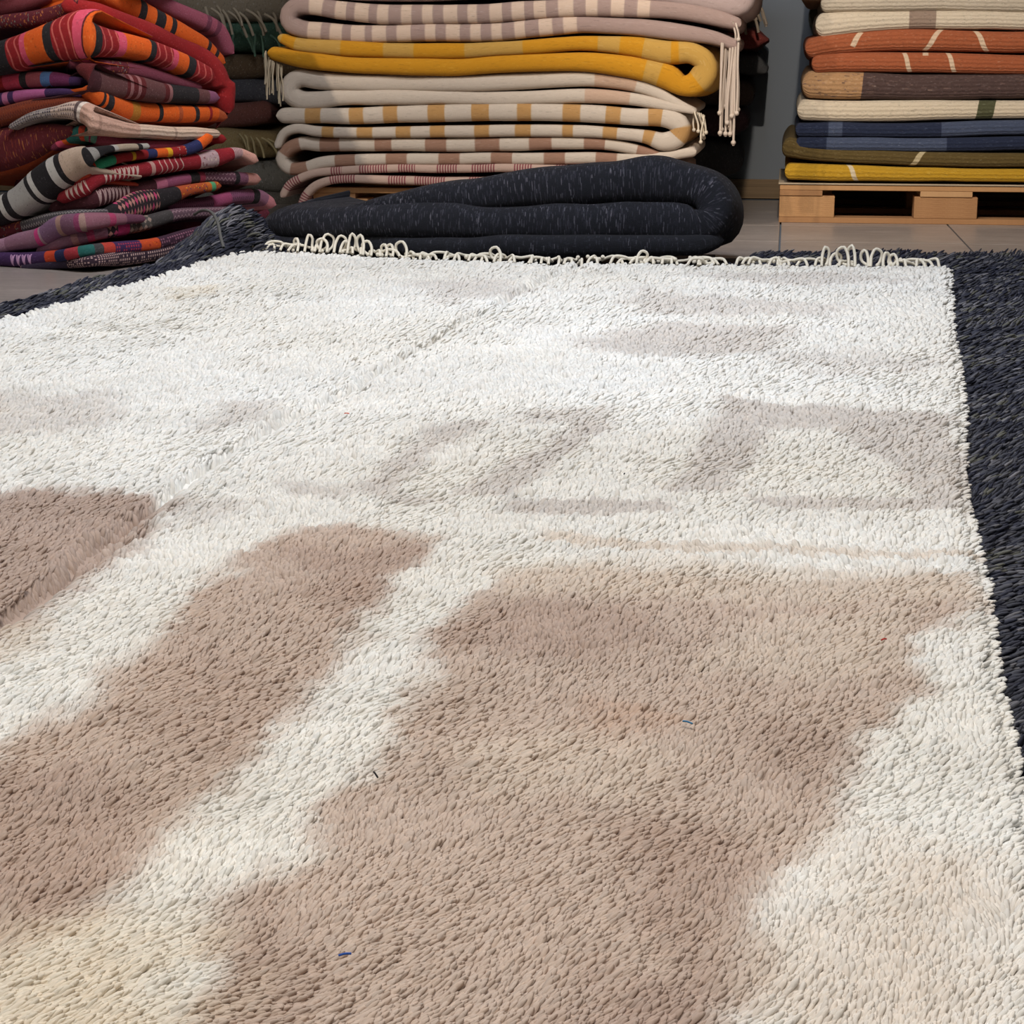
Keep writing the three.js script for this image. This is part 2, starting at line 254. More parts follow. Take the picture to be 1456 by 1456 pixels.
// dyed shapes: [outline, colour, strength, edge softness (m), edge wander (m)]
const CREAM = lin('#dfdad0'), WHITE = lin('#e9e8e4'), BEIGE = lin('#bca798'), ROSE = lin('#a89082'), GREY = lin('#c7bfb8'), SAND = lin('#d3c5b6');
const shapes = [
  [[[-.3276,-1.824],[-.2878,-1.9541],[-.1525,-2.0033],[.0029,-1.996],[.2223,-2.0424],[.2043,-1.927],[.1552,-1.7946],[.118,-1.6181],[.0848,-1.4868],[.0501,-1.344],[.0137,-1.1993],[-.0081,-1.1003],[-.0151,-1.0338],[-.0127,-.9518],[-.3332,-.9056],[-.3544,-1.0504],[-.3417,-1.1715],[-.3284,-1.3036],[-.3262,-1.4445],[-.326,-1.5939],[-.3254,-1.7022]], BEIGE, 0.9, 0.022, 0.02],
  [[[-.6189,-1.8633],[-.585,-2.1137],[-.5229,-2.144],[-.391,-2.0968],[-.4055,-1.9519],[-.4084,-1.7867],[-.401,-1.6038],[-.4066,-1.4502],[-.4156,-1.3351],[-.4204,-1.2094],[-.4505,-1.0934],[-.5012,-1.0195],[-.6363,-1.3186],[-.605,-1.5139],[-.607,-1.6502]], BEIGE, 0.95, 0.024, 0.02],
  [[[-1.0546,-2.2446],[-.9616,-2.3001],[-.8392,-2.2839],[-.7575,-2.2386],[-.7351,-2.0643],[-.7444,-1.9031],[-.7487,-1.6644],[-.7648,-1.5724]], ROSE, 0.9, 0.03, 0.02],
  [[[-.791,-2.2826],[-.6617,-2.2604],[-.6762,-2.1255],[-.7381,-2.0987]], GREY, 0.5, 0.03, 0.02],
  // deeper and lighter passages inside the dyed wool
  [[[-.3231,-1.799],[-.2445,-1.8624],[-.1392,-1.8382],[-.09,-1.7361],[-.1514,-1.6608],[-.2591,-1.6669],[-.3166,-1.7034]], ROSE, 0.55, 0.03, 0.02],
  [[[-.18,-1.5654],[-.1165,-1.5555],[-.0831,-1.5145],[-.1094,-1.4673],[-.1578,-1.4774]], lin('#bb9a83'), 0.4, 0.02, 0.02],
  [[[-.2706,-1.4356],[-.1685,-1.4672],[-.0722,-1.4314],[-.1001,-1.3509],[-.2078,-1.3354]], SAND, 0.55, 0.035, 0.02],
  [[[-.1164,-1.2925],[-.0535,-1.2882],[.0036,-1.2454],[-.0081,-1.1003],[-.0193,-1.0332],[-.0595,-1.064],[-.0859,-1.1736]], ROSE, 0.6, 0.025, 0.02],
  [[[-.0985,-1.0584],[-.0161,-1.0702],[-.0127,-.9518],[-.1456,-.9326]], lin('#a0867a'), 0.5, 0.03, 0.02],
  [[[-.0174,-1.524],[.0651,-1.5009],[.0807,-1.4534],[.0292,-1.3695],[-.0152,-1.4237]], ROSE, 0.45, 0.03, 0.02],
  [[[-.045,-1.814],[.1335,-1.8905],[.1292,-1.7013],[.0374,-1.6463],[-.06,-1.674]], SAND, 0.6, 0.03, 0.02],
  [[[-.3786,-1.1428],[-.2999,-1.0887],[-.2718,-.9492],[-.3214,-.9073],[-.3544,-1.0504]], ROSE, 0.45, 0.03, 0.02],
  [[[-.5528,-2.0567],[-.4029,-2.0617],[-.3996,-1.8136],[-.4269,-1.7108],[-.4921,-1.8537]], ROSE, 0.55, 0.025, 0.02],
  [[[-.585,-1.7118],[-.5034,-1.6317],[-.4038,-1.4863],[-.4458,-1.3775],[-.5424,-1.4483]], ROSE, 0.35, 0.04, 0.02],
  [[[-.6363,-1.3186],[-.5504,-1.3387],[-.4677,-1.2694],[-.4292,-1.102],[-.5053,-1.0287]], ROSE, 0.6, 0.03, 0.02],
  [[[-.8209,-1.7273],[-.7356,-1.7395],[-.6901,-1.6269],[-.7518,-1.5743]], SAND, 0.6, 0.02, 0.02],
  // warmer undyed wool close by
  [[[-.5012,-1.0195],[-.4439,-1.089],[-.3574,-1.06],[-.3293,-.9062],[-.4426,-.8898]], lin('#dccfbb'), 0.8, 0.05, 0.03],
  [[[-.3076,-1.981],[-.0769,-2.0605],[.2261,-2.0429],[.2079,-1.9276],[-.0694,-1.8876],[-.2776,-1.8846]], SAND, 0.7, 0.03, 0.02],
  [[[-.0081,-1.1003],[.0588,-1.2784],[.1572,-1.2675],[.1677,-1.1257],[.1499,-.9752],[-.0127,-.9518]], lin('#d6cabd'), 0.75, 0.06, 0.03],
  // pale greyed shapes further away
  [[[-.1008,-3.0864],[.0849,-2.9957],[.2592,-2.9592],[.2604,-2.6597],[.2363,-2.3311],[.179,-2.3816],[.1416,-2.6426],[.0818,-2.8456],[-.0142,-2.8318],[-.0638,-2.3874],[-.1488,-2.3546],[-.1195,-2.6807]], GREY, 0.85, 0.02, 0.015],
  [[[-.0544,-2.3763],[.2192,-2.3874],[.236,-2.3272],[-.0171,-2.3061]], GREY, 0.8, 0.012, 0.01],
  [[[-.3588,-2.3121],[-.1422,-2.3233],[-.1336,-2.2588],[-.2584,-2.2333],[-.3449,-2.2512]], GREY, 0.9, 0.012, 0.012],
  [[[-.3463,-2.6325],[-.2974,-2.8491],[-.2689,-2.7837],[-.3088,-2.5777],[-.3381,-2.3273],[-.4169,-2.3282]], GREY, 0.8, 0.02, 0.015],
  [[[-.5312,-2.7291],[-.4496,-2.8272],[-.4615,-2.7005],[-.5027,-2.4779],[-.5047,-2.3238],[-.4099,-2.2887],[-.4812,-2.2784],[-.555,-2.3587]], GREY, 0.8, 0.02, 0.015],
  [[[-.6564,-2.3788],[-.5456,-2.3179],[-.5562,-2.2837],[-.6162,-2.2995]], GREY, 0.7, 0.02, 0.015],
  [[[-.2716,-2.1311],[.2345,-2.1308],[.2314,-2.0986],[-.2665,-2.0913]], SAND, 0.75, 0.012, 0.008],
  [[[-.4077,-2.9247],[-.2776,-2.9881],[-.2745,-2.8406],[-.3888,-2.7892]], GREY, 0.6, 0.03, 0.02],
  [[[-.4396,-3.6589],[-.2338,-3.945],[.0319,-3.9081],[-.0226,-3.5799],[-.2727,-3.4997]], GREY, 0.75, 0.05, 0.04],
  [[[-.352,-4.4872],[.1438,-4.2924],[.1083,-4.1067],[-.3212,-4.1033]], GREY, 0.6, 0.05, 0.04],
  [[[-.2363,-4.8692],[.1276,-5.022],[.3324,-4.7922],[-.0173,-4.6512]], GREY, 0.6, 0.06, 0.05],
  [[[-.9579,-4.5757],[-.7282,-4.7017],[-.5869,-4.4533],[-.7877,-4.2348]], GREY, 0.55, 0.06, 0.05],
  [[[-.0221,-3.5358],[.1923,-3.6379],[.2869,-3.4785],[.0925,-3.3542]], GREY, 0.45, 0.05, 0.05],
  [[[-1.3886,-2.9841],[-1.1095,-2.9752],[-1.0364,-2.7426],[-1.1935,-2.5521]], GREY, 0.6, 0.04, 0.03],
  [[[-.9291,-2.9468],[-.8224,-2.996],[-.7973,-2.777],[-.8691,-2.6804]], GREY, 0.6, 0.03, 0.02],
  [[[-1.4991,-4.3936],[-1.4017,-4.4815],[-1.3217,-4.2779],[-1.4161,-4.1968]], lin('#ddd2bf'), 0.6, 0.03, 0.02],
];
const boxes = shapes.map(([p]) => [Math.min(...p.map(q => q[0])) - 0.08, Math.max(...p.map(q => q[0])) + 0.08, Math.min(...p.map(q => q[1])) - 0.08, Math.max(...p.map(q => q[1])) + 0.08]);
function rugColor(x, z) {
  // undyed wool is a patchy mix of whiter and creamier batches
  const w = clamp(0.4 + 0.6 * fbm(x * 2.4 + 4, z * 1.9), 0, 1), c = [0, 1, 2].map(k => lerp(WHITE[k], CREAM[k], w));
  const bx = 0.9 * noise(x * 14, z * 14) + 0.5 * noise(x * 45, z * 45);
  shapes.forEach(([p, col, str, soft, wan], i) => {
    const b = boxes[i]; if (x < b[0] || x > b[1] || z < b[2] || z > b[3]) return;
    const d = polySD(p, x, z) + wan * bx, a = str * (1 - sstep(-soft, soft, d)); if (a > 0) for (let k = 0; k < 3; k++) c[k] = lerp(c[k], col[k], a);
  });
  const m = 1 + 0.075 * fbm(x * 2.5 + z, z * 11) + 0.035 * fbm(x * 9, z * 9);
  return c.map(v => v * m);
}
function rugTop(x, z) {
  const g1 = segDist(groove1, x, z)[0], g2 = segDist(groove2, x, z)[0];
  return 0.037 + 0.006 * noise(x * 2.6, z * 2.6) + 0.005 * noise(x * 8 + 3, z * 8) - 0.016 * Math.exp(-g1 * g1 / 1.6e-4) - 0.015 * Math.exp(-g2 * g2 / 1.6e-4);
}
const alongLine = (pts, t) => { const l = [0]; for (let i = 1; i < pts.length; i++) l.push(l[i - 1] + Math.hypot(pts[i][0] - pts[i - 1][0], pts[i][1] - pts[i - 1][1])); const s = t * l[l.length - 1]; let i = 1; while (i < l.length - 1 && l[i] < s) i++; const k = (s - l[i - 1]) / (l[i] - l[i - 1]); return [lerp(pts[i - 1][0], pts[i][0], k), lerp(pts[i - 1][1], pts[i][1], k)]; };
const whiteRug = thing('pile_rug', 'large cream white wool pile rug with faded beige shapes and knotted fringe', 'rug');
{
  const NU = 150, NV = 210, pos = [], col = [], idx = [];
  const F0 = farEdge[0], F1 = farEdge[farEdge.length - 1];
  const at = (u, v) => { const l = alongLine(leftEdge, v), r = alongLine(rightEdge, v), f = alongLine(farEdge, u), w = Math.pow(1 - v, 6); return [lerp(l[0], r[0], u) + w * (f[0] - lerp(F0[0], F1[0], u)), lerp(l[1], r[1], u) + w * (f[1] - lerp(F0[1], F1[1], u))]; };
  for (let j = -1; j <= NV + 1; j++) for (let i = -1; i <= NU + 1; i++) {
    const u = clamp(i / NU, 0, 1), v = clamp(j / NV, 0, 1), [x, z] = at(u, v), rim = i < 0 || j < 0 || i > NU || j > NV;
    const e = Math.min(u, 1 - u) * 2, round = 0.012 * Math.pow(1 - clamp(e / 0.02, 0, 1), 2);
    pos.push(x, rim ? 0.0225 : rugTop(x, z) - round, z); col.push(...rugColor(x, z));
  }
  const W = NU + 3; for (let j = 0; j < NV + 2; j++) for (let i = 0; i < NU + 2; i++) { const a = j * W + i; idx.push(a, a + W, a + 1, a + 1, a + W, a + W + 1); }
  const g = new THREE.BufferGeometry(); g.setAttribute('position', new THREE.Float32BufferAttribute(pos, 3)); g.setAttribute('color', new THREE.Float32BufferAttribute(col, 3)); g.setIndex(idx); g.computeVertexNormals();
  mesh('backing', g, new THREE.MeshStandardMaterial({ vertexColors: true, roughness: 1, side: THREE.DoubleSide }), whiteRug);
  // knotted wool pile
  const list = [], S = 0.0028;
  for (let z = -5.32; z < -0.62; z += S) for (let x = -1.9; x < 0.5; x += S) {
    const px = x + rr(-0.6, 0.6) * S, pz = z + rr(-0.6, 0.6) * S, keep = rnd();
    const d = Math.hypot(px, pz), s = clamp(S * Math.pow(d / 1.05, 0.72), S, 0.0088);
    if (keep > (S / s) ** 2) continue;
    if (Math.abs(px * 0.99 - pz * 0.1426) > 0.36 * (-pz * 0.99 - px * 0.1426) + 0.22) continue;   // far outside any view of the photograph
    if (!inside(rugOutline, px, pz)) continue;
    const [ed, ex, ez] = segDist(rugOutline, px, pz, true);
    // the nap lies towards the near left and wanders; it parts along the two furrows and turns out over the edges
    let ang = -1.12 + 1.2 * fbm(px * 3, pz * 2.4) + 0.55 * noise(px * 13, pz * 11) + rr(-0.25, 0.25), lx = Math.cos(ang), lz = Math.sin(ang), up = 0;
    for (const gr of [groove1, groove2]) { const [gd, gx, gz] = segDist(gr, px, pz); if (gd < 0.0036 + 0.0042 * noise(px * 40, pz * 40)) up = 9; else if (gd < 0.03) { const k = 1.1 * (1 - gd / 0.03); lx += k * gx / gd; lz += k * gz / gd; up = Math.max(up, 0.25 * (1 - gd / 0.03)); } }
    if (up > 5) continue;
    if (ed < 0.025) { const k = 2 * (1 - ed / 0.025); lx -= k * ex / (ed + 1e-4); lz -= k * ez / (ed + 1e-4); }
    const turn = Math.atan2(-lz, lx), c = rugColor(px, pz), j = 1 + rr(-0.08, 0.08), w = rr(-0.02, 0.02);
    const clump = noise(px * 70, pz * 70);
    list.push([px, rugTop(px, pz) - 0.003 - (ed < 0.012 ? 0.006 : 0), pz, turn, (0.0125 + 0.0025 * clump + rr(-0.0015, 0.0025)) * Math.pow(s / S, 0.5) * (1 + 1.4 * Math.max(0, up)), rr(-0.2, 0.12) + up + 0.1 * clump, c[0] * (j + w), c[1] * j, c[2] * (j - w), Math.pow(s / S, 0.5) * rr(0.85, 1.2)]);
  }
  console.log('white tufts', list.length);
  pile('pile', list, tuftGeo(5, 0.135), new THREE.MeshStandardMaterial({ color: 0xffffff, roughness: 0.9 }), whiteRug);
  // cords of the fringe along the far end
  const cm = cordMat('#e6dfcf'), n = 92;
  for (let k = 0; k < n; k++) {
    const u = (k + rr(0.1, 0.9)) / n, [x, z] = alongLine(farEdge, u), y = rugTop(x, z + 0.02) + 0.008 + (u < 0.25 ? 0.006 : 0), tall = (u > 0.07 && u < 0.28 && rnd() < 0.6) || (u > 0.83 && u < 0.93 && rnd() < 0.7) || rnd() < 0.08;
    const a = rr(-0.05, 0.05), l = rr(0.025, 0.05), pts = [];
    if (tall) { const h = rr(0.03, 0.055), w = rr(0.012, 0.028) * (rnd() < 0.5 ? -1 : 1); pts.push([x, y, z + 0.008], [x + w * 0.1, y + h * 0.6, z - 0.012], [x + w * 0.6, y + h, z - 0.02], [x + w * 1.3, y + h * 0.8, z - 0.024], [x + w * 1.2, y + h * 0.3, z - 0.024], [x + w * 0.7 + a * 0.2, y + 0.002, z - 0.014]); }
    else pts.push([x, y, z + 0.008], [x + a * 0.3, y + 0.012 + rr(0, 0.008), z - 0.01], [x + a, y + rr(0.008, 0.02), z - l * 0.6], [x + a * 1.5 + rr(-0.02, 0.02), y + rr(0.002, 0.014), z - l], [x + a * 1.8, y + rr(0.002, 0.016), z - l * rr(0.5, 1.1)]);
    const g = [tube(pts, 0.0042, 18, 6), new THREE.SphereGeometry(0.006, 7, 5).translate(...pts[pts.length - 1])];
    mesh('fringe_cord', mergeGeometries(g), cm, whiteRug);
  }
}
// stray lint on the pile
for (const [[x, z], hex, l, label] of [
  [[[-.6752,-2.8464]][0], '#d2491c', 0.008, 'tiny orange lint speck beside the furrow of the white rug'],
  [[[-.2553,-1.0392]][0], '#2d56a8', 0.008, 'tiny blue lint thread on the beige near part of the white rug'],
  [[[-.065,-1.4891]][0], '#3b7aa6', 0.01, 'tiny pale blue lint thread on the beige field of the white rug'],
  [[[-.302,-1.3447]][0], '#1d1b1c', 0.012, 'short black hair lying on the beige and cream border of the white rug'],
  [[[-.2001,-2.4527]][0], '#1c1c1e', 0.006, 'tiny black speck on the pale middle of the white rug'],
  [[[.11,-1.7511]][0], '#b02a22', 0.007, 'tiny red lint thread on the beige corner of the white rug']]) {
  const y = rugTop(x, z) + 0.0135, a = rr(0, 3); const m = mesh('lint_thread', tube([[x - l * Math.cos(a) / 2, y - 0.002, z - l * Math.sin(a) / 2], [x, y - 0.001, z + 0.001], [x + l * Math.cos(a) / 2, y - 0.002, z + l * Math.sin(a) / 2]], 0.0008, 6, 5), cordMat(hex), scene);
  m.userData = { label, category: 'lint' };
}

// ---------------------------------------------------------------- navy shag rug under it
const navyRug = thing('shag_rug', 'dark navy and grey shag rug spread under the white rug', 'rug');
const navyOutline = [...[[-1.8524,-4.2002],[-1.8322,-4.5956],[-1.8005,-4.8727],[-1.783,-5.1417]], [-1.78, -5.5], [-1.45, -5.75], [-0.2, -5.72], ...[[-.2103,-5.6017],[.0805,-5.6844],[.3123,-5.7592],[.4932,-5.6829],[.5628,-5.7745],[.754,-5.8228]], [1.0, -5.6], [1.0, -0.35], [-2.0, -0.35], [-1.9, -2.2]];
const navyTop = (x, z) => 0.012 + 0.004 * noise(x * 3, z * 3) + 0.14 * Math.exp(-(((x + 1.63) / 0.13) ** 2) - (((z + 5.4) / 0.15) ** 2));
{
  const sh = new THREE.Shape(navyOutline.map(([x, z]) => new THREE.Vector2(x, -z)));
  const body = new THREE.ExtrudeGeometry(sh, { depth: 0.008, bevelEnabled: false }).rotateX(-Math.PI / 2).translate(0, 0.0045, 0);
  mesh('backing', body, new THREE.MeshStandardMaterial({ color: 0x14161f, roughness: 1 }), navyRug);
  const mp = [], mi = [], K = 36; for (let j = 0; j <= K; j++) for (let i = 0; i <= K; i++) { const x = lerp(-2.0, -1.3, i / K), z = lerp(-5.75, -5.05, j / K); mp.push(x, Math.max(0.0125, navyTop(x, z) - 0.001) - 0.002, z); }
  for (let j = 0; j < K; j++) for (let i = 0; i < K; i++) { const a = j * (K + 1) + i, x = lerp(-2.0, -1.3, (i + 0.5) / K), z = lerp(-5.75, -5.05, (j + 0.5) / K); if (inside(navyOutline, x, z)) mi.push(a, a + K + 1, a + 1, a + 1, a + K + 1, a + K + 2); }
  const mg = new THREE.BufferGeometry(); mg.setAttribute('position', new THREE.Float32BufferAttribute(mp, 3)); mg.setIndex(mi); mg.computeVertexNormals();
  mesh('rucked_corner', mg, new THREE.MeshStandardMaterial({ color: 0x14161f, roughness: 1, side: THREE.DoubleSide }), navyRug);
  const tones = ['#15172a', '#1d2034', '#292b39', '#383943', '#4c4c54', '#6a696f', '#57574f'].map(lin), list = [], S = 0.0046;
  for (let z = -5.8; z < -0.8; z += S) for (let x = -2.1; x < 1.02; x += S) {
    const px = x + rr(-0.6, 0.6) * S, pz = z + rr(-0.6, 0.6) * S, keep = rnd(), d = Math.hypot(px, pz), s = clamp(S * Math.pow(d / 1.4, 0.6), S, 0.0098);
    if (keep > (S / s) ** 2 || Math.abs(px * 0.99 - pz * 0.1426) > 0.34 * (-pz * 0.99 - px * 0.1426) + 0.25 || !inside(navyOutline, px, pz)) continue;
    if (inside(rugOutline, px, pz) && segDist(rugOutline, px, pz, true)[0] > 0.02) continue;
    if (px > -1.45 && px < -0.1 && pz < -5.3) continue;
    const ang = -0.55 + 1.0 * fbm(px * 4, pz * 4) + rr(-0.35, 0.35), streak = clamp(0.5 + 0.9 * fbm(px * 9, pz * 30), 0, 0.999);
    const c = tones[Math.floor(clamp(streak * 0.75 + rr(-0.3, 0.42), 0, 0.999) * tones.length)], j = rr(0.8, 1.2);
    list.push([px, navyTop(px, pz) - 0.001, pz, -ang, (0.022 + rr(-0.004, 0.006)) * Math.pow(s / S, 0.6), rr(-0.35, 0.1), c[0] * j, c[1] * j, c[2] * j, rr(0.8, 1.2)]);
  }
  console.log('navy tufts', list.length);
  pile('pile', list, tuftGeo(4, 0.085), new THREE.MeshStandardMaterial({ color: 0xffffff, roughness: 0.75 }), navyRug);
  mesh('edge_cord', tube([[-1.7124,.1465,-5.336,.0081],[-1.6701,.1633,-5.285,.008],[-1.6198,.1612,-5.217,.0079],[-1.5886,.136,-5.166,.0078],[-1.5714,.0997,-5.132,.0078],[-1.5539,.0756,-5.098,.0078]].map(p => p.slice(0, 3)), 0.0045, 20, 6), cordMat('#5d5c5a'), navyRug, 'grey edge cord');
}

// ---------------------------------------------------------------- folded navy flatweave behind the white rug
{
  const t = thing('folded_rug', 'dark navy flecked rug folded into a long heap behind the white rug', 'rug');
  const fl = { n: 5200, c: ['#3c3c47', '#52525c', '#716e78', '#2c2d3a'], w: [0.8, 2], h: [5, 16] };
  const g = ribbon([[-1.2283,.1683,-5.336,.04],[-1.1308,.1848,-5.319,.0556],[-.9866,.1963,-5.319,.0791],[-.8233,.21,-5.319,.0945],[-.6615,.2294,-5.319,.1136],[-.5013,.2408,-5.319,.1247],[-.3425,.2443,-5.319,.1281],[-.2233,.2227,-5.3105,.1199],[-.194,.1775,-5.2935,.1081],[-.2237,.1395,-5.2765,.108],[-.3365,.1357,-5.2595,.1119],[-.6127,.1349,-5.251,.1086],[-1.0153,.1338,-5.251,.098],[-1.3359,.1234,-5.302,.0838],[-1.4806,.1075,-5.37,.0893],[-1.5246,.0956,-5.404,.0818]], { depth: 0.26, round: 1.1, wob: 3, ends: 0.4, step: 0.007, back: [0.8, 0.95, 1] });
  mesh('upper_folds', g, cloth(g, '#0d101c', [], { flecks: { ...fl, n: 11000, h: [4, 11] }, H: 256, W: 2048, vspan: 0.22, bumpScale: 0.003 }), t);
  const g2 = ribbon([[-1.5385,.0515,-5.387,.0531],[-1.2331,.062,-5.302,.0559],[-.8052,.0742,-5.2,.0581],[-.4097,.0818,-5.2,.0575],[-.2166,.0851,-5.234,.0537],[-.1724,.0908,-5.302,.0465]], { depth: 0.3, round: 1, wob: 1.6, back: [1, 1, 1] });
  mesh('lower_fold', g2, cloth(g2, '#0d101b', [], { flecks: { ...fl, n: 900, w: [0.5, 1.4] }, bumpScale: 0.003 }), t);
}

// ---------------------------------------------------------------- middle stack of blankets on a pallet
const CRE = '#c1b2a2', BRN = '#94705c', OCH = '#ae8450', MAU = '#9b837a', LMA = '#c9b09c', YEL = '#bd820e', LYE = '#b68d42';
const G1 = 'blankets in the tall middle stack';
function blanket(name, label, path, base, stripes, opt = {}, copt = {}, category = 'blanket', group = G1) {
  const t = thing(name, label, category, group), g = ribbon(path, opt); mesh('folds', g, cloth(g, base, stripes, copt), t); return t;
}
const dashM = { c: '#b99d8e', m: 'vl', k: '#7c3a40' };
blanket('folded_blanket', 'pinkish beige blanket with maroon dashes, lowest of the middle stack', [[-1.7712,.1194,-6.55,.0271],[-1.7496,.1518,-6.55,.0295],[-1.7104,.1744,-6.55,.0295],[-1.6585,.1934,-6.55,.0294],[-1.5687,.2027,-6.55,.0293],[-1.4159,.2089,-6.55,.0292],[-1.1636,.2147,-6.55,.0291],[-.9141,.2155,-6.55,.0289],[-.6917,.2126,-6.55,.0288],[-.447,.2122,-6.55,.0286],[-.3693,.2105,-6.55,.0262],[-.3447,.1939,-6.55,.0262],[-.3734,.1769,-6.55,.0286],[-.5196,.1743,-6.55,.0287],[-.7653,.172,-6.55,.0289],[-.914,.1707,-6.55,.029],[-1.164,.1708,-6.55,.0291],[-1.3659,.1702,-6.55,.0292],[-1.5567,.1721,-6.55,.0294],[-1.6157,.1629,-6.55,.0294],[-1.6598,.1452,-6.55,.0295],[-1.6914,.1152,-6.55,.0295],[-1.7051,.0853,-6.55,.0295]], '#b99d8e',
  [[.0195,dashM],[.0843,'#b99d8e'],[.2027,dashM],[.245,'#b99d8e'],[.3062,dashM],[.4079,'#b99d8e'],[.4458,dashM],[.5089,'#b99d8e'],[.5846,dashM],[.66,'#b99d8e'],[.7099,dashM],[.7973,'#b99d8e'],[.8597,dashM],[.9291,'#b99d8e'],[1.0069,dashM],[1.107,'#b99d8e'],[1.9811,dashM],[2.0832,'#b99d8e'],[2.1832,dashM],[2.2207,'#b99d8e'],[2.3033,dashM],[2.4144,'#b99d8e'],[2.4447,dashM],[2.5137,'#b99d8e'],[2.6281,dashM],[2.7207,'#b99d8e'],[2.8202,dashM]], {}, { W: 2048 });
blanket('folded_blanket', 'cream blanket with rose brown blocks and a looped left end in the middle stack', [[-.4339,.2646,-6.5575,.0286],[-.5219,.2855,-6.5575,.0382],[-.6198,.3016,-6.5575,.043],[-.7179,.3046,-6.5575,.0455],[-.9152,.2997,-6.5575,.0481],[-1.1643,.2957,-6.5575,.0484],[-1.4668,.2937,-6.5575,.0487],[-1.645,.2925,-6.5575,.0489],[-1.7012,.2971,-6.5575,.0465],[-1.7531,.2771,-6.5575,.0441],[-1.7773,.2425,-6.5575,.0442],[-1.755,.2106,-6.5575,.0418],[-1.6933,.2111,-6.5575,.0417],[-1.6339,.2288,-6.5575,.0416],[-1.5187,.2371,-6.5575,.0415],[-1.417,.2415,-6.5575,.0414],[-1.1647,.2459,-6.5575,.0412],[-.9151,.249,-6.5575,.041],[-.6683,.2533,-6.5575,.0407],[-.5214,.252,-6.5575,.0382],[-.4242,.2623,-6.5575,.0334],[-.3179,.2774,-6.5575,.0333]], CRE,
  [[0,BRN],[.0769,CRE],[.1896,BRN],[.2632,CRE],[.3766,BRN],[.4555,CRE],[.5599,BRN],[.6471,CRE],[.7494,BRN],[.825,CRE],[.946,BRN],[1.0065,CRE],[1.1348,BRN],[1.2061,CRE],[1.2797,BRN],[1.3523,CRE],[1.4235,BRN],[1.4853,CRE],[1.5895,BRN],[1.6625,CRE],[1.7743,BRN],[1.85,CRE],[1.9635,BRN],[2.0388,CRE],[2.1511,BRN],[2.226,CRE],[2.3374,BRN],[2.4114,CRE],[2.5199,BRN],[2.5933,CRE]]);
blanket('folded_blanket', 'cream blanket with ochre blocks and a looped right end in the middle stack', [[-1.7609,.3949,-6.5425,.0536],[-1.7023,.3952,-6.5425,.0559],[-1.5627,.3909,-6.5425,.0558],[-1.3608,.3991,-6.5425,.0579],[-1.1608,.4047,-6.5425,.0601],[-.9132,.4082,-6.5425,.0622],[-.6683,.4044,-6.5425,.0595],[-.5224,.3956,-6.5425,.0569],[-.4063,.3914,-6.5425,.0663],[-.36,.3632,-6.5425,.0686],[-.3736,.3229,-6.5425,.0687],[-.4193,.3107,-6.5425,.0617],[-.4679,.3247,-6.5425,.0499],[-.5214,.3339,-6.5425,.0428],[-.6432,.3427,-6.5425,.0405],[-1.0121,.3431,-6.5425,.0408],[-1.3617,.3375,-6.5425,.0387],[-1.6401,.3396,-6.5425,.0365],[-1.7163,.3489,-6.5425,.0341],[-1.7628,.3316,-6.5425,.0317],[-1.7845,.2923,-6.5425,.0293]], CRE,
  [[.0796,OCH],[.1355,CRE],[.2387,OCH],[.2892,CRE],[.36,OCH],[.4104,CRE],[.5204,OCH],[.5805,CRE],[.6747,OCH],[.7366,CRE],[.8356,OCH],[.8848,CRE],[.995,OCH],[1.0563,CRE],[1.1442,OCH],[1.1953,CRE],[1.2914,OCH],[1.3379,CRE],[1.4138,OCH],[1.45,CRE],[1.5399,OCH],[1.5744,CRE],[1.6653,OCH],[1.7142,CRE],[1.8186,OCH],[1.8555,CRE],[1.9661,OCH],[2.0215,CRE],[2.1127,OCH],[2.1652,CRE],[2.2701,OCH],[2.3225,CRE],[2.3925,OCH],[2.4449,CRE],[2.5284,OCH],[2.5841,CRE],[2.6676,OCH],[2.7094,CRE]]);
{
  const t = blanket('folded_blanket', 'plain cream blanket with a looped left end and drooping right fringe under the yellow blanket', [[-.3158,.4151,-6.55,.0213],[-.3741,.4408,-6.55,.0331],[-.4519,.4806,-6.55,.0449],[-.5489,.5109,-6.55,.052],[-.6581,.5225,-6.55,.0569],[-.8164,.5175,-6.55,.0571],[-1.0128,.5077,-6.55,.0574],[-1.2608,.5048,-6.55,.0577],[-1.5113,.5091,-6.55,.0604],[-1.6374,.5161,-6.55,.0654],[-1.7032,.5232,-6.55,.0654],[-1.7368,.5014,-6.55,.068],[-1.7402,.4724,-6.55,.068],[-1.7053,.4483,-6.55,.0656],[-1.6392,.4461,-6.55,.0631],[-1.563,.4536,-6.55,.0557],[-1.4116,.4589,-6.55,.0531],[-1.1617,.4572,-6.55,.048],[-1.013,.4553,-6.55,.0479],[-.6696,.4635,-6.55,.0475],[-.5239,.4545,-6.55,.0426],[-.427,.4359,-6.55,.0355],[-.3206,.4128,-6.55,.0213]], CRE,
    [[.2171,'#b5967f'],[.3625,CRE],[2.5393,'#b89a84'],[2.6952,CRE]]);
  const c = cordMat('#c9bba6'); fringe(t, c, [[-.3201,.4178,-6.538,.0472],[-.3129,.4155,-6.538,.0472],[-.3056,.4108,-6.538,.0472],[-.2983,.4085,-6.538,.0471],[-.2911,.4085,-6.538,.0471],[-.2838,.4038,-6.538,.0471],[-.279,.4015,-6.538,.0471]].map(p => [p[0], p[1], p[2] - rr(0, 0.05)]), 0.085, [0.012, 0]);
}
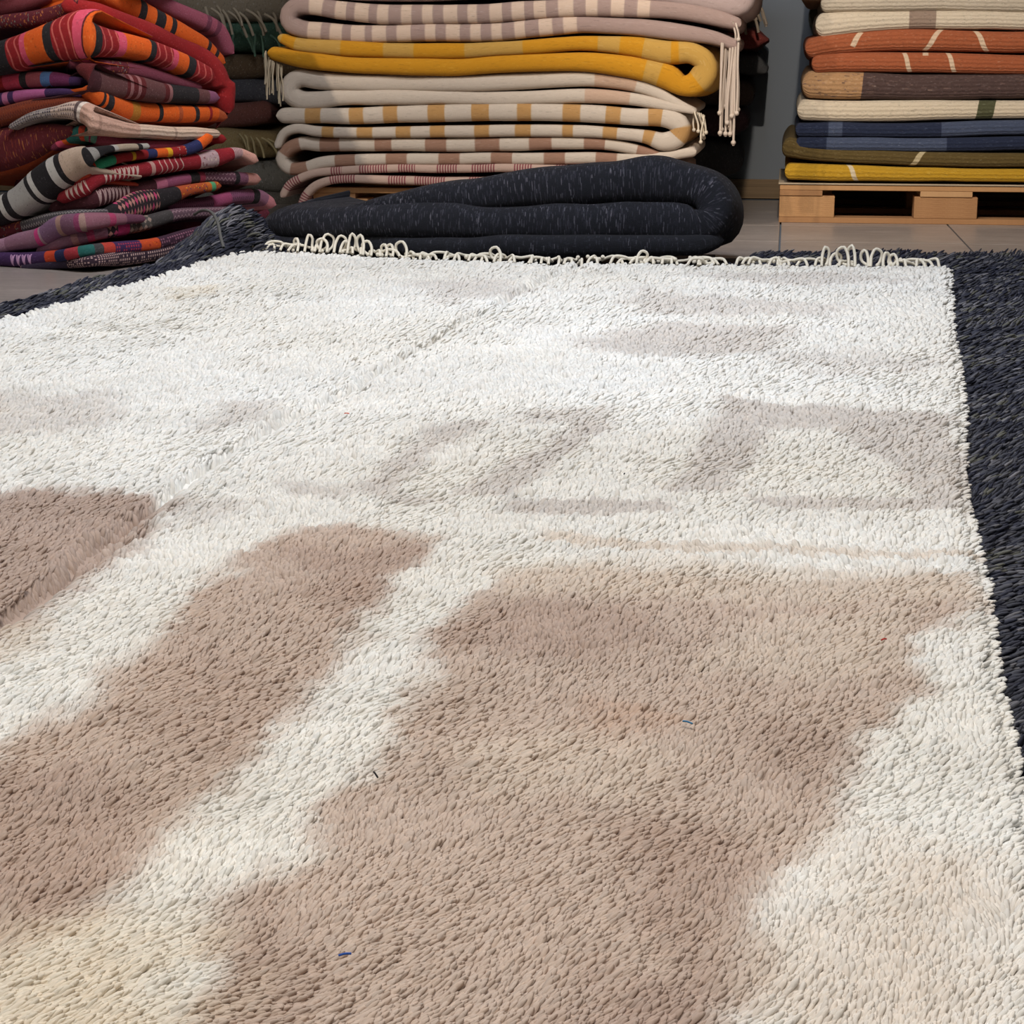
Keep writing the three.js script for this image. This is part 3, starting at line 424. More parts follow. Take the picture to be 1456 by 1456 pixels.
{
  const t = blanket('folded_blanket', 'golden yellow wool blanket with a puffy looped right end in the middle stack', [[-1.7541,.6572,-6.5275,.0337],[-1.7042,.6381,-6.5275,.0457],[-1.5538,.6238,-6.5275,.0528],[-1.3543,.6166,-6.5275,.0526],[-1.1564,.6165,-6.5275,.0523],[-.9602,.6235,-6.5275,.0474],[-.6763,.6396,-6.5275,.0518],[-.5248,.6302,-6.5275,.0657],[-.4121,.6116,-6.5275,.0773],[-.3264,.6093,-6.5275,.0701],[-.2829,.5792,-6.5275,.0748],[-.2842,.5374,-6.5275,.089],[-.3168,.5047,-6.5275,.0798],[-.3597,.4999,-6.5275,.0658],[-.4081,.5279,-6.5275,.0822],[-.4756,.5488,-6.5275,.0752],[-.5719,.5674,-6.5275,.0706],[-.6757,.579,-6.5275,.066],[-.8747,.5765,-6.5275,.0616],[-1.1568,.5622,-6.5275,.0596],[-1.3552,.562,-6.5275,.0575],[-1.555,.5714,-6.5275,.0577],[-1.7056,.5881,-6.5275,.0578],[-1.786,.6048,-6.5275,.0483]], LYE,
    [[0,YEL],[.0481,LYE],[.2145,YEL],[.3641,LYE],[.4733,YEL],[.6511,LYE],[.8552,YEL],[1.113,LYE],[1.1889,YEL],[1.2687,LYE],[1.3658,YEL],[1.3916,LYE],[1.5638,YEL],[1.7061,LYE],[1.7597,YEL]]);
  fringe(t, cordMat('#b9a98f'), [[-1.819,.6167,-6.52,.0482],[-1.8167,.6096,-6.52,.0482],[-1.8143,.6048,-6.52,.0482],[-1.8119,.6,-6.52,.0482],[-1.807,.5952,-6.52,.0482],[-1.802,.5928,-6.52,.0482],[-1.7997,.5881,-6.52,.0482],[-1.7972,.5857,-6.52,.0482],[-1.7922,.5833,-6.52,.0482],[-1.7898,.5809,-6.52,.0482],[-1.7848,.5785,-6.52,.0482],[-1.7823,.5761,-6.52,.0482],[-1.7773,.5737,-6.52,.0482],[-1.7723,.5713,-6.52,.0482],[-1.7674,.5689,-6.52,.0482],[-1.7624,.5665,-6.52,.0482]].map(p => [p[0], p[1], p[2] - rr(0, 0.05)]), 0.125, [-0.005, 0], 0.003, false);
}
{
  const t = blanket('folded_blanket', 'mauve blanket with pale beige checks and long tasselled right end above the yellow blanket', [[-.1803,.706,-6.5425,.0419],[-.2421,.7223,-6.5425,.0536],[-.3849,.748,-6.5425,.056],[-.528,.7577,-6.5425,.0585],[-.6791,.7605,-6.5425,.061],[-.8893,.7496,-6.5425,.0637],[-1.109,.7386,-6.5425,.0664],[-1.3556,.737,-6.5425,.0668],[-1.5544,.7517,-6.5425,.0646],[-1.6542,.7662,-6.5425,.0599],[-1.707,.7641,-6.5425,.0576],[-1.7329,.7405,-6.5425,.0625],[-1.7287,.7096,-6.5425,.0626],[-1.689,.6906,-6.5425,.0601],[-1.6313,.6833,-6.5425,.0601],[-1.5061,.6736,-6.5425,.0599],[-1.2574,.6756,-6.5425,.0596],[-1.0112,.6775,-6.5425,.0593],[-.8648,.689,-6.5425,.0591],[-.6785,.7026,-6.5425,.0565],[-.527,.6953,-6.5425,.0563],[-.3834,.6788,-6.5425,.0562],[-.2522,.6578,-6.5425,.0467],[-.183,.6347,-6.5425,.0373]], MAU,
    [[.2951,LMA],[.3381,MAU],[.3827,LMA],[.428,MAU],[.4733,LMA],[.5141,MAU],[.5562,LMA],[.6088,MAU],[.6509,LMA],[.693,MAU],[.7251,LMA],[.7691,MAU],[.802,LMA],[.846,MAU],[.89,LMA],[.923,MAU],[.9587,LMA],[1.008,MAU],[1.045,LMA],[1.082,MAU],[1.119,LMA],[1.156,MAU],[1.2006,LMA],[1.2405,MAU],[1.2704,LMA],[1.3202,MAU],[1.3501,LMA],[1.3901,MAU],[1.4355,LMA],[1.4835,MAU],[1.673,LMA],[1.7209,MAU],[1.7523,LMA],[1.7962,MAU],[1.8276,LMA],[1.8773,MAU],[1.9022,LMA],[1.952,MAU],[1.9893,LMA],[2.0391,MAU],[2.0887,LMA],[2.1256,MAU],[2.1625,LMA],[2.2118,MAU],[2.2487,LMA],[2.2856,MAU],[2.3225,LMA],[2.3592,MAU],[2.4033,LMA],[2.44,MAU],[2.488,LMA],[2.5347,MAU],[2.5721,LMA],[2.6188,MAU]]);
  const c = cordMat('#bfae9f');
  fringe(t, c, [[-.2255,.6439,-6.532,.0466],[-.2207,.6416,-6.532,.0466],[-.2159,.6393,-6.532,.0466],[-.2111,.6369,-6.532,.0466],[-.2063,.6346,-6.532,.0466],[-.2015,.6323,-6.532,.0466],[-.1967,.63,-6.532,.0466],[-.192,.63,-6.532,.0466],[-.1872,.6277,-6.532,.0466],[-.1825,.6277,-6.532,.0466],[-.1778,.63,-6.532,.0466],[-.1732,.6346,-6.532,.0466],[-.171,.6392,-6.532,.0466],[-.1688,.6438,-6.532,.0466]].map(p => [p[0], p[1], p[2] - rr(0, 0.04)]), 0.29, [-0.004, 0], 0.0045);
  fringe(t, c, [[-.1897,.7128,-6.535,.0465],[-.1801,.7082,-6.535,.0465],[-.1729,.7036,-6.535,.0465]].map(p => [p[0], p[1], p[2] - rr(0, 0.03)]), 0.06, [0.004, 0], 0.004);
}
blanket('folded_blanket', 'plain dusty mauve blanket on top of the checked mauve blanket', [[-1.6795,.8302,-6.55,.0575],[-1.356,.8123,-6.55,.0595],[-1.012,.82,-6.55,.0614],[-.6493,.8252,-6.55,.0656],[-.4102,.8034,-6.55,.07],[-.2437,.7729,-6.55,.0745],[-.1634,.768,-6.55,.0743],[-.1461,.8182,-6.55,.0649],[-.1989,.8594,-6.55,.0602],[-.4115,.8697,-6.55,.0605],[-1.0119,.8825,-6.55,.0613],[-1.6278,.8909,-6.55,.0573]], '#a5908a', []);
// pallet, boards and blocks
const palTex = [woodTex([206, 160, 110], [170, 122, 76]), woodTex([192, 145, 98], [150, 104, 64]), woodTex([214, 172, 124], [182, 136, 90])];
palTex.forEach(t => t.repeat.set(2, 5));
const palMats = palTex.map(t => new THREE.MeshStandardMaterial({ map: t, roughness: 0.8 }));
function pallet(label, x0, zf, w, turn) {
  const p = thing('wooden_pallet', label, 'pallet', 'wooden pallets under the stacks'), d = 1.0; p.position.set(x0, 0.004, zf); p.rotation.y = turn;
  const put = (n, g, k) => mesh(n, g, palMats[k % 3], p);
  for (const z of [-0.055, -d / 2, -d + 0.055]) {
    put('bottom_board', box(w, 0.02, 0.1, w / 2, 0.01, z), 1);
    [[0, 0.2], [w / 2 - 0.115, 0.225], [w - 0.2, 0.2]].forEach(([bx, bw], k) => put('block', box(bw, 0.078, 0.1, bx + bw / 2, 0.059, z, 0, 0.003), k));
  }
  [[0, 0.155], [w / 2 - 0.095, 0.185], [w - 0.155, 0.155]].forEach(([bx, bw], k) => put('stringer_board', box(bw, 0.02, d, bx + bw / 2, 0.108, -d / 2), k + 1));
  for (let k = 0; k < 5; k++) put('deck_board', box(w, 0.02, 0.118, w / 2, 0.128, -0.059 - k * (d - 0.118) / 4, 0, 0.003), k);
  return p;
}
pallet('raw wooden pallet mostly hidden under the middle blanket stack', -1.673, -6.6, 1.2, 0);

// ---------------------------------------------------------------- right stack on its pallet
pallet('raw wooden pallet with open gaps under the ribbed kilim stack', -0.015, -6.975, 1.2, 0);
{
  const c = mesh('cardboard_sheet', box(1.16, 0.005, 0.9, 0.58, 0.1455, -0.45, 0, 0.001), new THREE.MeshStandardMaterial({ color: 0xa8977f, roughness: 0.95 }), scene);
  c.position.set(-0.02, 0, -6.97); c.userData = { label: 'thin beige cardboard sheet lying on the pallet under the yellow kilim', category: 'cardboard' };
}
const G2 = 'ribbed kilims stacked on the pallet', rib = { bump: ribTex, bumpScale: 0.003, grain: 0.14 };
const kil = (label, path, base, stripes, copt = {}, opt = {}) => blanket('folded_kilim', label, path, base, stripes, { depth: 0.85, flat: true, round: 0.7, ends: 0.35, wob: 0.8, ...opt }, { ...rib, ...copt }, 'kilim', G2);
function addLayer(t, path, base, stripes, copt = {}) { const g = ribbon(path, { depth: 0.85, round: 0.7, ends: 0.35, wob: 0.8 }); mesh('lower_fold', g, cloth(g, base, stripes, { ...rib, ...copt }), t); }
const slash = (marks, color) => (x, X, W, H) => { x.strokeStyle = color; for (const [s, lean, w, v0 = 0, v1 = 1] of marks) { x.lineWidth = w; x.beginPath(); x.moveTo(X(s), H * v0); x.lineTo(X(s) + lean, H * v1); x.stroke(); } };
const marks = (list, lean) => list.map(([s], i) => [s, ...lean[i]]);
kil('mustard yellow kilim with one pale slash, lowest on the pallet', [[.0215,.1896,-6.96,.0603],[.2135,.1862,-6.96,.0575],[.4639,.1821,-6.96,.0498],[.8491,.183,-6.96,.0469],[1.2473,.1853,-6.96,.0465],[1.4869,.1874,-6.96,.0463]], '#b0861a', [], { paint: slash(marks([[.2045,0]], [[26, 11]]), '#c8b79a') });
kil('olive brown kilim with a pale zigzag mark, on the yellow kilim', [[.0159,.2776,-6.96,.0751],[.0848,.258,-6.96,.055],[.211,.2464,-6.96,.0474],[.461,.2395,-6.96,.0522],[.8457,.2363,-6.96,.0493],[1.2432,.2393,-6.96,.0489],[1.4823,.2411,-6.96,.0486]], '#54431d', [], { paint: slash(marks([[.4869,0]], [[-34, 13]]), '#b3a27e') });
const NA = '#172038', SL = '#3d465c';
const navyKilim = kil('folded navy kilim with slate blue blocks between olive and cream kilims', [[.0516,.3379,-6.96,.0499],[.1571,.3385,-6.96,.0523],[.4559,.3401,-6.96,.052],[.8383,.352,-6.96,.0515],[1.1866,.3514,-6.96,.0487],[1.4727,.3529,-6.96,.0484]], NA, [[.1002,SL],[.1503,NA],[.5,SL]]);
addLayer(navyKilim, [[.0534,.2879,-6.96,.05],[.2093,.2877,-6.96,.0498],[.4586,.288,-6.96,.0496],[.8419,.2955,-6.96,.0492],[1.4775,.2971,-6.96,.0485]], NA, [[.0935,SL],[.5202,NA]]);
kil('cream ribbed kilim with one dark green patch, above the navy kilim', [[.0641,.4077,-6.96,.0747],[.2044,.4057,-6.96,.0769],[.4525,.4092,-6.96,.0716],[.698,.4126,-6.96,.0639],[.8344,.4132,-6.96,.0612],[1.2296,.4147,-6.96,.0631],[1.4674,.4157,-6.96,.0628]], '#c9b9a1', [[.6094,'#4a4a30'],[.668,'#c9b9a1']], { slant: -6 });
kil('tan and dark brown heathered kilim below the rust kilim', [[.0857,.4993,-6.96,.0992],[.2752,.4948,-6.96,.0939],[.4484,.4902,-6.96,.0886],[.8293,.4935,-6.96,.0855],[1.2233,.4968,-6.96,.0848],[1.4604,.4973,-6.96,.0843]], '#a67f58', [[.18,'#4a3733']], { flecks: { n: 500, c: ['#6d5650', '#3a2a28', '#7a6155'], w: [3, 14], h: [1, 2] }, slant: -3 });
const rust = kil('folded rust orange kilim with pale slash marks in two layers', [[.0834,.6269,-6.96,.0716],[.145,.6391,-6.96,.0739],[.2683,.6487,-6.96,.0737],[.4402,.6534,-6.96,.0759],[.8197,.6457,-6.96,.0729],[1.164,.6502,-6.96,.0723],[1.4473,.6499,-6.96,.0719]], '#9a5230', [],
  { paint: slash(marks([[.1741,0],[.4533,0],[.5671,0]], [[-22, 13, .2, .6], [-40, 12, .1, .85], [34, 12, .1, .85]]), '#cdb296') });
addLayer(rust, [[.1079,.5731,-6.96,.0692],[.1972,.578,-6.96,.0691],[.4441,.5757,-6.96,.0687],[.8246,.5686,-6.96,.0682],[1.4543,.569,-6.96,.0673]], '#9a5230', [], { paint: slash(marks([[.2993,0],[.3744,0],[.4505,0]], [[18, 11, .15, .85], [0, 14, 0, .3], [20, 11, .1, .8]]), '#cdb296') });
kil('cream ribbed kilim with one taupe block, on the rust kilim', [[.1226,.7048,-6.96,.0861],[.2653,.7166,-6.96,.0735],[.4366,.7234,-6.96,.0659],[.8149,.72,-6.96,.0654],[1.2061,.719,-6.96,.0649],[1.4415,.7184,-6.96,.0646]], '#cbbba4', [[.2975,'#8f7a6a'],[.3903,'#cbbba4']]);
kil('greyish cream ribbed kilim, uppermost in view on the pallet stack', [[.1295,.7798,-6.96,.0613],[.4336,.7835,-6.96,.0609],[.8111,.7797,-6.96,.0629],[1.2015,.7782,-6.96,.0624],[1.4365,.7773,-6.96,.062]], '#b9ab97', []);

// ---------------------------------------------------------------- left stack of colourful kilims
const G3 = 'colourful kilims in the untidy left stack';
const K = { or: '#d4560a', rd: '#8c0d13', dr: '#540d11', bk: '#1b1518', pk: '#cf4a64', ro: '#8c3f48', mv: '#7c4663', lm: '#8f6478', cr: '#cbb09a', wh: '#c9c3bb', gy: '#9a958f', nv: '#1d2250', gn: '#1f7a55', te: '#1f5f5a', ye: '#d8a014', pu: '#3d1f4f', rs: '#a8481f', bw: '#5a3434', ma: '#3d0f18' };
K.rm = { c: K.rd, m: 'wave', k: '#c05a52' }; K.wm = { c: '#8a1220', m: 'vee', k: '#c9b3a6' }; K.mm = { c: K.ma, m: 'vee', k: '#a58a86' }; K.dm = { c: '#23161c', m: 'dia', k: '#b07a70', k2: '#b83c66' };
K.ds = { c: '#33202e', m: 'dash', k: '#b99a94' }; K.bl = { c: '#5a1420', m: 'blob', k: '#a86030', k2: '#6b6a60' }; K.mb = { c: K.mv, m: 'zig', k: '#4a2a3c' }; K.yb = { c: K.rs, m: 'blob', k: K.ye, k2: K.nv }; K.gz = { c: '#4a4548', m: 'zig', k: '#a39c98' };
K.pw = { c: K.pu, m: 'vee', k: '#c79ac0' }; K.wb = { c: '#a89a94', m: 'dash', k: '#4d4550' };
const rug = (label, path, base, stripes, copt = {}, opt = {}) => blanket('folded_kilim', label, path, base, stripes, { flat: false, depth: 0.2, round: 0.9, wob: 1.6, ends: 0.4, step: 0.01, ...opt }, { grain: 0.16, bumpScale: 0.0018, ...copt }, 'kilim', G3);
rug('dull rose kilim bunched on top of the left stack', [[-2.4485,.732,-5.442,.0697],[-2.2952,.7463,-5.394,.0647],[-2.2198,.7533,-5.37,.0563],[-2.1396,.772,-5.3444,.0439]], K.ro, []);
rug('dark red speckled kilim with grey cord edge beneath the rose kilim', [[-2.4327,.6707,-5.397,.0448],[-2.2797,.6917,-5.349,.0442],[-2.1055,.7158,-5.293,.0436],[-2.0218,.742,-5.2658,.0354]], K.bl, []);
rug('mauve pink striped kilim draped behind the upper orange kilim', [[-1.9332,.7827,-5.592,.0497],[-1.8816,.7484,-5.696,.0506],[-1.8124,.7089,-5.826,.056],[-1.7721,.6735,-5.8988,.0567],[-1.7556,.6239,-5.93,.0483]], '#93485a', [[.2916,'#6a3144'],[.3097,'#93485a'],[.3323,'#6a3144'],[.3504,'#93485a']]);
rug('bright orange kilim with black bands draped over the red kilim', [[-1.963,.782,-5.316,.0672],[-1.9059,.7422,-5.446,.0728],[-1.857,.7041,-5.55,.0742],[-1.805,.6603,-5.654,.0629],[-1.7668,.6295,-5.7268,.0467],[-1.7392,.5894,-5.7788,.0386]], K.or, [[.1838,K.bk],[.2141,K.or],[.2564,K.bk],[.2934,K.or],[.3182,K.bk],[.3369,K.or],[.4762,K.bk],[.4913,K.or],[.5162,K.bk],[.5304,K.or]]);
rug('plain deep red kilim hanging down at the back corner of the left stack', [[-2.0354,.738,-5.2572,.0432],[-1.9331,.715,-5.282,.0512],[-1.8758,.6778,-5.412,.0564],[-1.8008,.6287,-5.568,.0621],[-1.7404,.577,-5.685,.0718],[-1.718,.5176,-5.7292,.0725],[-1.7147,.4493,-5.7396,.0557]], '#8f1014', []);
rug('broad orange and red kilim with pink and black bands, the brightest of the left stack', [[-2.3992,.5741,-5.307,.0926],[-2.2475,.6,-5.259,.0953],[-2.1727,.6176,-5.235,.1025],[-2.0745,.6368,-5.203,.1211],[-1.99,.6518,-5.175,.1473],[-1.9311,.6478,-5.155,.1196],[-1.8986,.6368,-5.233,.0821],[-1.8524,.6256,-5.337,.0637],[-1.7913,.5899,-5.467,.0652],[-1.7259,.5401,-5.597,.0584]], K.bk,
  [[.1854,K.rm],[.2378,K.pk],[.2575,K.or],[.3258,K.bk],[.3558,K.rm],[.4326,K.pk],[.4651,K.dr],[.4714,K.or],[.5207,K.bk],[.5548,K.rm],[.6246,K.pk],[.6532,K.or],[.7434,K.bk],[.7656,K.rm],[.8396,K.pk],[.8624,K.or],[.9085,K.bk],[.9393,K.rm]]);
rug('burgundy rose kilim with dark tufted mark below the broad orange kilim', [[-2.0082,.5787,-5.2058,.0274],[-1.9188,.5688,-5.25,.0394],[-1.8662,.5562,-5.367,.0402],[-1.7882,.5202,-5.5282,.033],[-1.7574,.507,-5.588,.025]], '#743041', [[.1131,K.bl],[.184,'#743041']]);
rug('brown and dark red banded kilim in the middle of the left stack', [[-1.9787,.5596,-5.1694,.0389],[-1.9371,.5405,-5.155,.0698],[-1.9048,.5201,-5.233,.0708],[-1.8581,.5088,-5.337,.068],[-1.8086,.493,-5.441,.057],[-1.7491,.4807,-5.558,.0498],[-1.7173,.4733,-5.6178,.0378]], K.dr, [[.0432,K.ma],[.1001,K.bw],[.2035,K.dr],[.215,'#8a5a5a'],[.2265,K.dr],[.2436,'#8a5a5a'],[.2552,K.dr],[.2726,K.bw],[.354,K.dr],[.3722,'#8a5a5a'],[.3854,K.bk],[.4975,K.bw],[.5418,K.mv]]);
rug('pink and purple kilim with blue figures at the left of the stack', [[-2.425,.5011,-5.352,.0529],[-2.2721,.5223,-5.304,.0523],[-2.1721,.5349,-5.272,.0478],[-2.0744,.5354,-5.24,.0395],[-1.9977,.528,-5.2144,.0236]], K.pu, [[.0566,K.rd],[.167,'#b03048'],[.2304,K.bk],[.2568,K.ro],[.3136,'#4a6a9a'],[.3496,'#6a2450'],[.4189,K.pu]]);
rug('violet pink kilim with purple bands under the blue figured kilim', [[-2.4215,.4569,-5.337,.0366],[-2.2689,.4746,-5.289,.0402],[-2.169,.4876,-5.257,.0319],[-2.0706,.5003,-5.225,.0237],[-1.9938,.4971,-5.1994,.0196]], '#b05a8c', [[.1046,K.pu],[.1609,'#c07098'],[.1821,K.pu],[.2032,'#b05a8c'],[.324,K.pu]]);
rug('rust orange knitted kilim roll on the left of the stack', [[-2.4193,.3964,-5.322,.057],[-2.2657,.429,-5.274,.0562],[-2.1653,.4503,-5.242,.0517],[-2.0669,.4653,-5.21,.0394],[-1.9895,.472,-5.1844,.0235]], { c: '#8c3a1c', m: 'zig', k: '#5f1f14' }, [], { bumpScale: 0.004 });
rug('orange kilim with black bands above the cream knitted kilim', [[-1.954,.5093,-5.1732,.0195],[-1.9294,.4814,-5.209,.0471],[-1.8904,.4518,-5.3,.0559],[-1.8419,.437,-5.404,.0528],[-1.7765,.4294,-5.534,.0498],[-1.7237,.4267,-5.6328,.0464],[-1.7067,.4174,-5.664,.0339]], K.or, [[.0568,K.bk],[.0671,K.or],[.0775,K.bk],[.1033,K.or],[.1897,'#b0701c'],[.2244,K.or],[.2998,K.bk],[.3144,K.or],[.3727,K.rs],[.3872,K.or],[.4388,K.bk],[.4556,K.or],[.5004,K.rd],[.5116,K.or],[.5413,K.rs]]);
rug('cream pink knitted kilim peaked at the corner of the left stack', [[-2.2201,.4006,-5.2328,.0199],[-2.1544,.4274,-5.212,.0277],[-2.0686,.4405,-5.184,.0353],[-1.9964,.4434,-5.16,.0624],[-1.938,.4248,-5.14,.0661],[-1.8941,.3999,-5.244,.0495],[-1.8344,.3793,-5.374,.0385],[-1.7558,.3716,-5.53,.0353],[-1.7112,.3665,-5.6132,.0253]], K.wb, [[.1515,{ c: '#c3ab9c', m: 'dash', k: '#7c6a68' }],[.2375,'#5c4a48'],[.2478,'#d8c8bc'],[.2606,'#bb9482'],[.3347,'#a5806f'],[.3462,'#bb9482'],[.5081,'#c9ad98'],[.6533,'#a98e7c'],[.6621,'#c9ad98']], { bump: ribTex, bumpScale: 0.004 });
rug('dark red carpet with orange edge and tan figures at the left of the stack', [[-2.4261,.3045,-5.322,.1512],[-2.2724,.3304,-5.274,.1411],[-2.1716,.3526,-5.242,.1198],[-2.0845,.3743,-5.214,.0753],[-2.0329,.3871,-5.1972,.0355]], { c: '#5a1018', m: 'blob', k: '#9c5a2c', k2: '#7a2a1c' }, [], { paint: (x, X, W, H) => { x.fillStyle = '#b5481a'; x.fillRect(0, H * 0.76, W, H * 0.24); } });
rug('teal striped kilim with crimson length below the cream knitted kilim', [[-2.0889,.3424,-5.2148,.0198],[-2.0486,.3671,-5.202,.0356],[-1.9995,.3818,-5.186,.0472],[-1.941,.3719,-5.196,.0433],[-1.9072,.3569,-5.274,.0359],[-1.8072,.3422,-5.482,.0289],[-1.7435,.3562,-5.6016,.0336],[-1.7122,.3498,-5.6588,.0276]], '#6f2036', [[.0171,K.pk],[.0392,K.or],[.0543,K.te],[.1027,'#c2452c'],[.1207,'#4f7a6a'],[.1357,'#8a2a48'],[.1418,'#4f7a6a'],[.1628,'#6f1f34'],[.5758,K.or],[.6297,K.rd]]);
rug('black white and grey banded flap hanging over the corner of the left stack', [[-2.3029,.1474,-5.215,.0805],[-2.2005,.1894,-5.183,.0956],[-2.1238,.2379,-5.159,.1027],[-2.0484,.2816,-5.135,.1019],[-1.9893,.3087,-5.1158,.0896],[-1.9361,.3256,-5.0982,.0504],[-1.9038,.341,-5.147,.0234],[-1.8692,.3454,-5.225,.0198],[-1.8307,.3438,-5.3082,.018]], K.bk, [[.0634,K.wh],[.0807,K.bk],[.1037,'#aaa59f'],[.181,K.bk],[.1951,K.wh],[.2137,K.bk],[.2769,K.wh],[.3063,K.bk],[.3267,K.cr],[.4141,K.bk],[.4349,K.gy],[.4561,K.bk],[.5163,K.wh],[.5333,'#c8b49c'],[.6222,K.bk],[.6405,K.wh]], { slant: 8, bumpScale: 0.003 }, { ends: 0.25 });
rug('narrow red kilim with green blue and orange bars on the left stack', [[-1.9992,.2559,-5.1442,.0353],[-1.9521,.2848,-5.129,.0351],[-1.9169,.302,-5.177,.0315],[-1.8695,.3128,-5.281,.028],[-1.8066,.3188,-5.411,.0286],[-1.7498,.3346,-5.5202,.0353],[-1.7267,.358,-5.5618,.0334]], K.rd, [[.0057,'#b2341c'],[.0852,K.gn],[.1652,K.rd],[.2413,K.ye],[.2557,K.rd],[.3063,K.nv],[.3424,K.or],[.3848,K.ye],[.4034,K.rd],[.4282,{ c: K.rd, m: 'blob', k: K.ye, k2: K.gy }],[.4592,K.nv],[.5212,K.or]]);
rug('crimson kilim with white figures and a peach right end on the left stack', [[-2.0454,.2069,-5.1586,.0355],[-1.9544,.2435,-5.129,.0469],[-1.9073,.2669,-5.203,.0435],[-1.8343,.2744,-5.359,.0446],[-1.7545,.2869,-5.515,.0499],[-1.7006,.2989,-5.6138,.0506],[-1.6607,.3085,-5.684,.0341],[-1.6359,.2871,-5.7282,.0387]], '#8a1220', [[.0205,K.wm],[.1024,'#8a1220'],[.1615,K.wm],[.3053,'#8a1220'],[.357,'#b58a80'],[.3744,'#8a1220'],[.392,{ c: '#8a1220', m: 'wave', k: '#c0a095' }],[.515,'#8a1220'],[.5696,{ c: '#b5989a', m: 'blob', k: '#8a5a5c', k2: '#d0bcb0' }],[.6432,'#8a1220'],[.7073,{ c: '#8a5a66', m: 'vl', k: '#c0a6a0' }],[.7413,'#d09a8c']]);
rug('maroon kilim with pale vee figures and rosy right length on the left stack', [[-2.0837,.1716,-5.1966,.0438],[-1.956,.2041,-5.155,.0591],[-1.8972,.2135,-5.285,.0483],[-1.8404,.2245,-5.402,.041],[-1.7732,.2334,-5.532,.0355],[-1.6945,.2336,-5.675,.0385],[-1.6373,.2237,-5.7738,.0391]], K.ma, [[.1525,K.mm],[.3073,K.ma],[.4117,'#b06078'],[.4557,'#8a4460'],[.5583,K.bk],[.5991,'#8a2a40'],[.6236,{ c: '#5f3a48', m: 'zig', k: '#a58088' }],[.7502,K.bk],[.7674,'#7c4a60'],[.8017,'#c58a80']]);
rug('black kilim with pink and beige diamonds and yellow figured end on the left stack', [[-1.9726,.1341,-5.133,.0275],[-1.9072,.16,-5.216,.0518],[-1.8578,.1768,-5.32,.0769],[-1.8126,.187,-5.411,.0616],[-1.7718,.2027,-5.489,.0374],[-1.7127,.2085,-5.5982,.0296]], K.bk, [[.1146,K.dm],[.2915,K.bk],[.3809,K.yb],[.4913,'#c0601c'],[.5099,'#4f9a6a'],[.5286,K.yb]]);
rug('mauve patterned kilim with dark band at its right end on the left stack', [[-1.8273,.1521,-5.484,.0417],[-1.7504,.1568,-5.627,.0426],[-1.6907,.1671,-5.731,.0433],[-1.6353,.1587,-5.8246,.0483],[-1.6136,.1385,-5.861,.0442]], K.mb, [[.1745,'#9c4468'],[.2527,K.mb],[.3537,K.bk],[.381,'#8a5a70'],[.4177,'#c07a80']]);
rug('grey zigzag kilim wedged above the lilac kilim in the left stack', [[-2.4229,.0747,-5.277,.045],[-2.2692,.0976,-5.229,.0444],[-2.1931,.117,-5.205,.0401],[-2.0932,.1412,-5.173,.0437],[-1.9953,.157,-5.141,.0315],[-1.9244,.1629,-5.177,.0198]], K.gz, [[.1057,K.bl],[.2407,K.gz]]);
rug('lilac kilim with pink lines folded loosely near the floor', [[-2.3473,.046,-5.201,.0363],[-2.2459,.0628,-5.169,.04],[-2.1956,.0752,-5.153,.0478],[-2.1208,.0926,-5.129,.0593],[-2.0459,.1276,-5.105,.0667],[-1.9493,.1435,-5.073,.0506],[-1.8805,.1441,-5.169,.0355],[-1.8425,.1416,-5.2522,.024]], K.lm, [[.0807,'#a87c92'],[.1239,K.lm],[.2383,'#c23a78'],[.2552,'#a58a92'],[.2639,'#7d5a78'],[.3336,'#a98478'],[.3542,'#7a5268'],[.4057,'#8a3a60'],[.4211,'#a08078'],[.4373,'#8c5a68'],[.5141,'#a83a60'],[.5377,'#8c5a68'],[.577,'#6a3a50']]);
rug('second lilac fold with beige diamonds and grey right length near the floor', [[-2.1208,.0539,-5.1542,.0279],[-1.9873,.096,-5.111,.0471],[-1.9162,.1116,-5.147,.0434],[-1.8564,.1211,-5.277,.0443],[-1.7917,.1377,-5.407,.037],[-1.7235,.1364,-5.537,.0336],[-1.6657,.133,-5.641,.0256]], '#7d5568', [[.1318,'#9a7070'],[.1505,'#7d5568'],[.1749,'#a83a60'],[.1952,'#7d5568'],[.2349,K.dm],[.2707,'#b02a60'],[.3209,{ c: '#4d4844', m: 'dia', k: '#9a8478', k2: '#6d6660' }],[.415,'#3f3a3a'],[.5026,{ c: '#5f4450', m: 'zig', k: '#a08088' }]]);
rug('multicoloured purple orange and teal kilim, lowest but one on the floor', [[-2.342,.0271,-5.186,.0403],[-2.2223,.0247,-5.1476,.0399],[-2.168,.0254,-5.13,.0397],[-2.0695,.0403,-5.098,.0394],[-1.9481,.064,-5.058,.035],[-1.8676,.063,-5.18,.0357],[-1.8112,.0644,-5.2996,.0364],[-1.753,.0793,-5.414,.0371],[-1.6971,.0959,-5.518,.0293]], K.pu, [[.1372,K.pw],[.2247,K.pu],[.2666,'#c8401c'],[.307,K.nv],[.3525,'#a8303a'],[.4045,K.te],[.4467,'#3d3a3c'],[.4759,'#b83a2c'],[.5198,{ c: K.pu, m: 'dash', k: '#a83048' }],[.6231,{ c: '#c8481c', m: 'blob', k: '#a02a14', k2: K.or }],[.7023,{ c: '#3a1c30', m: 'dash', k: '#8a5a6c' }]]);
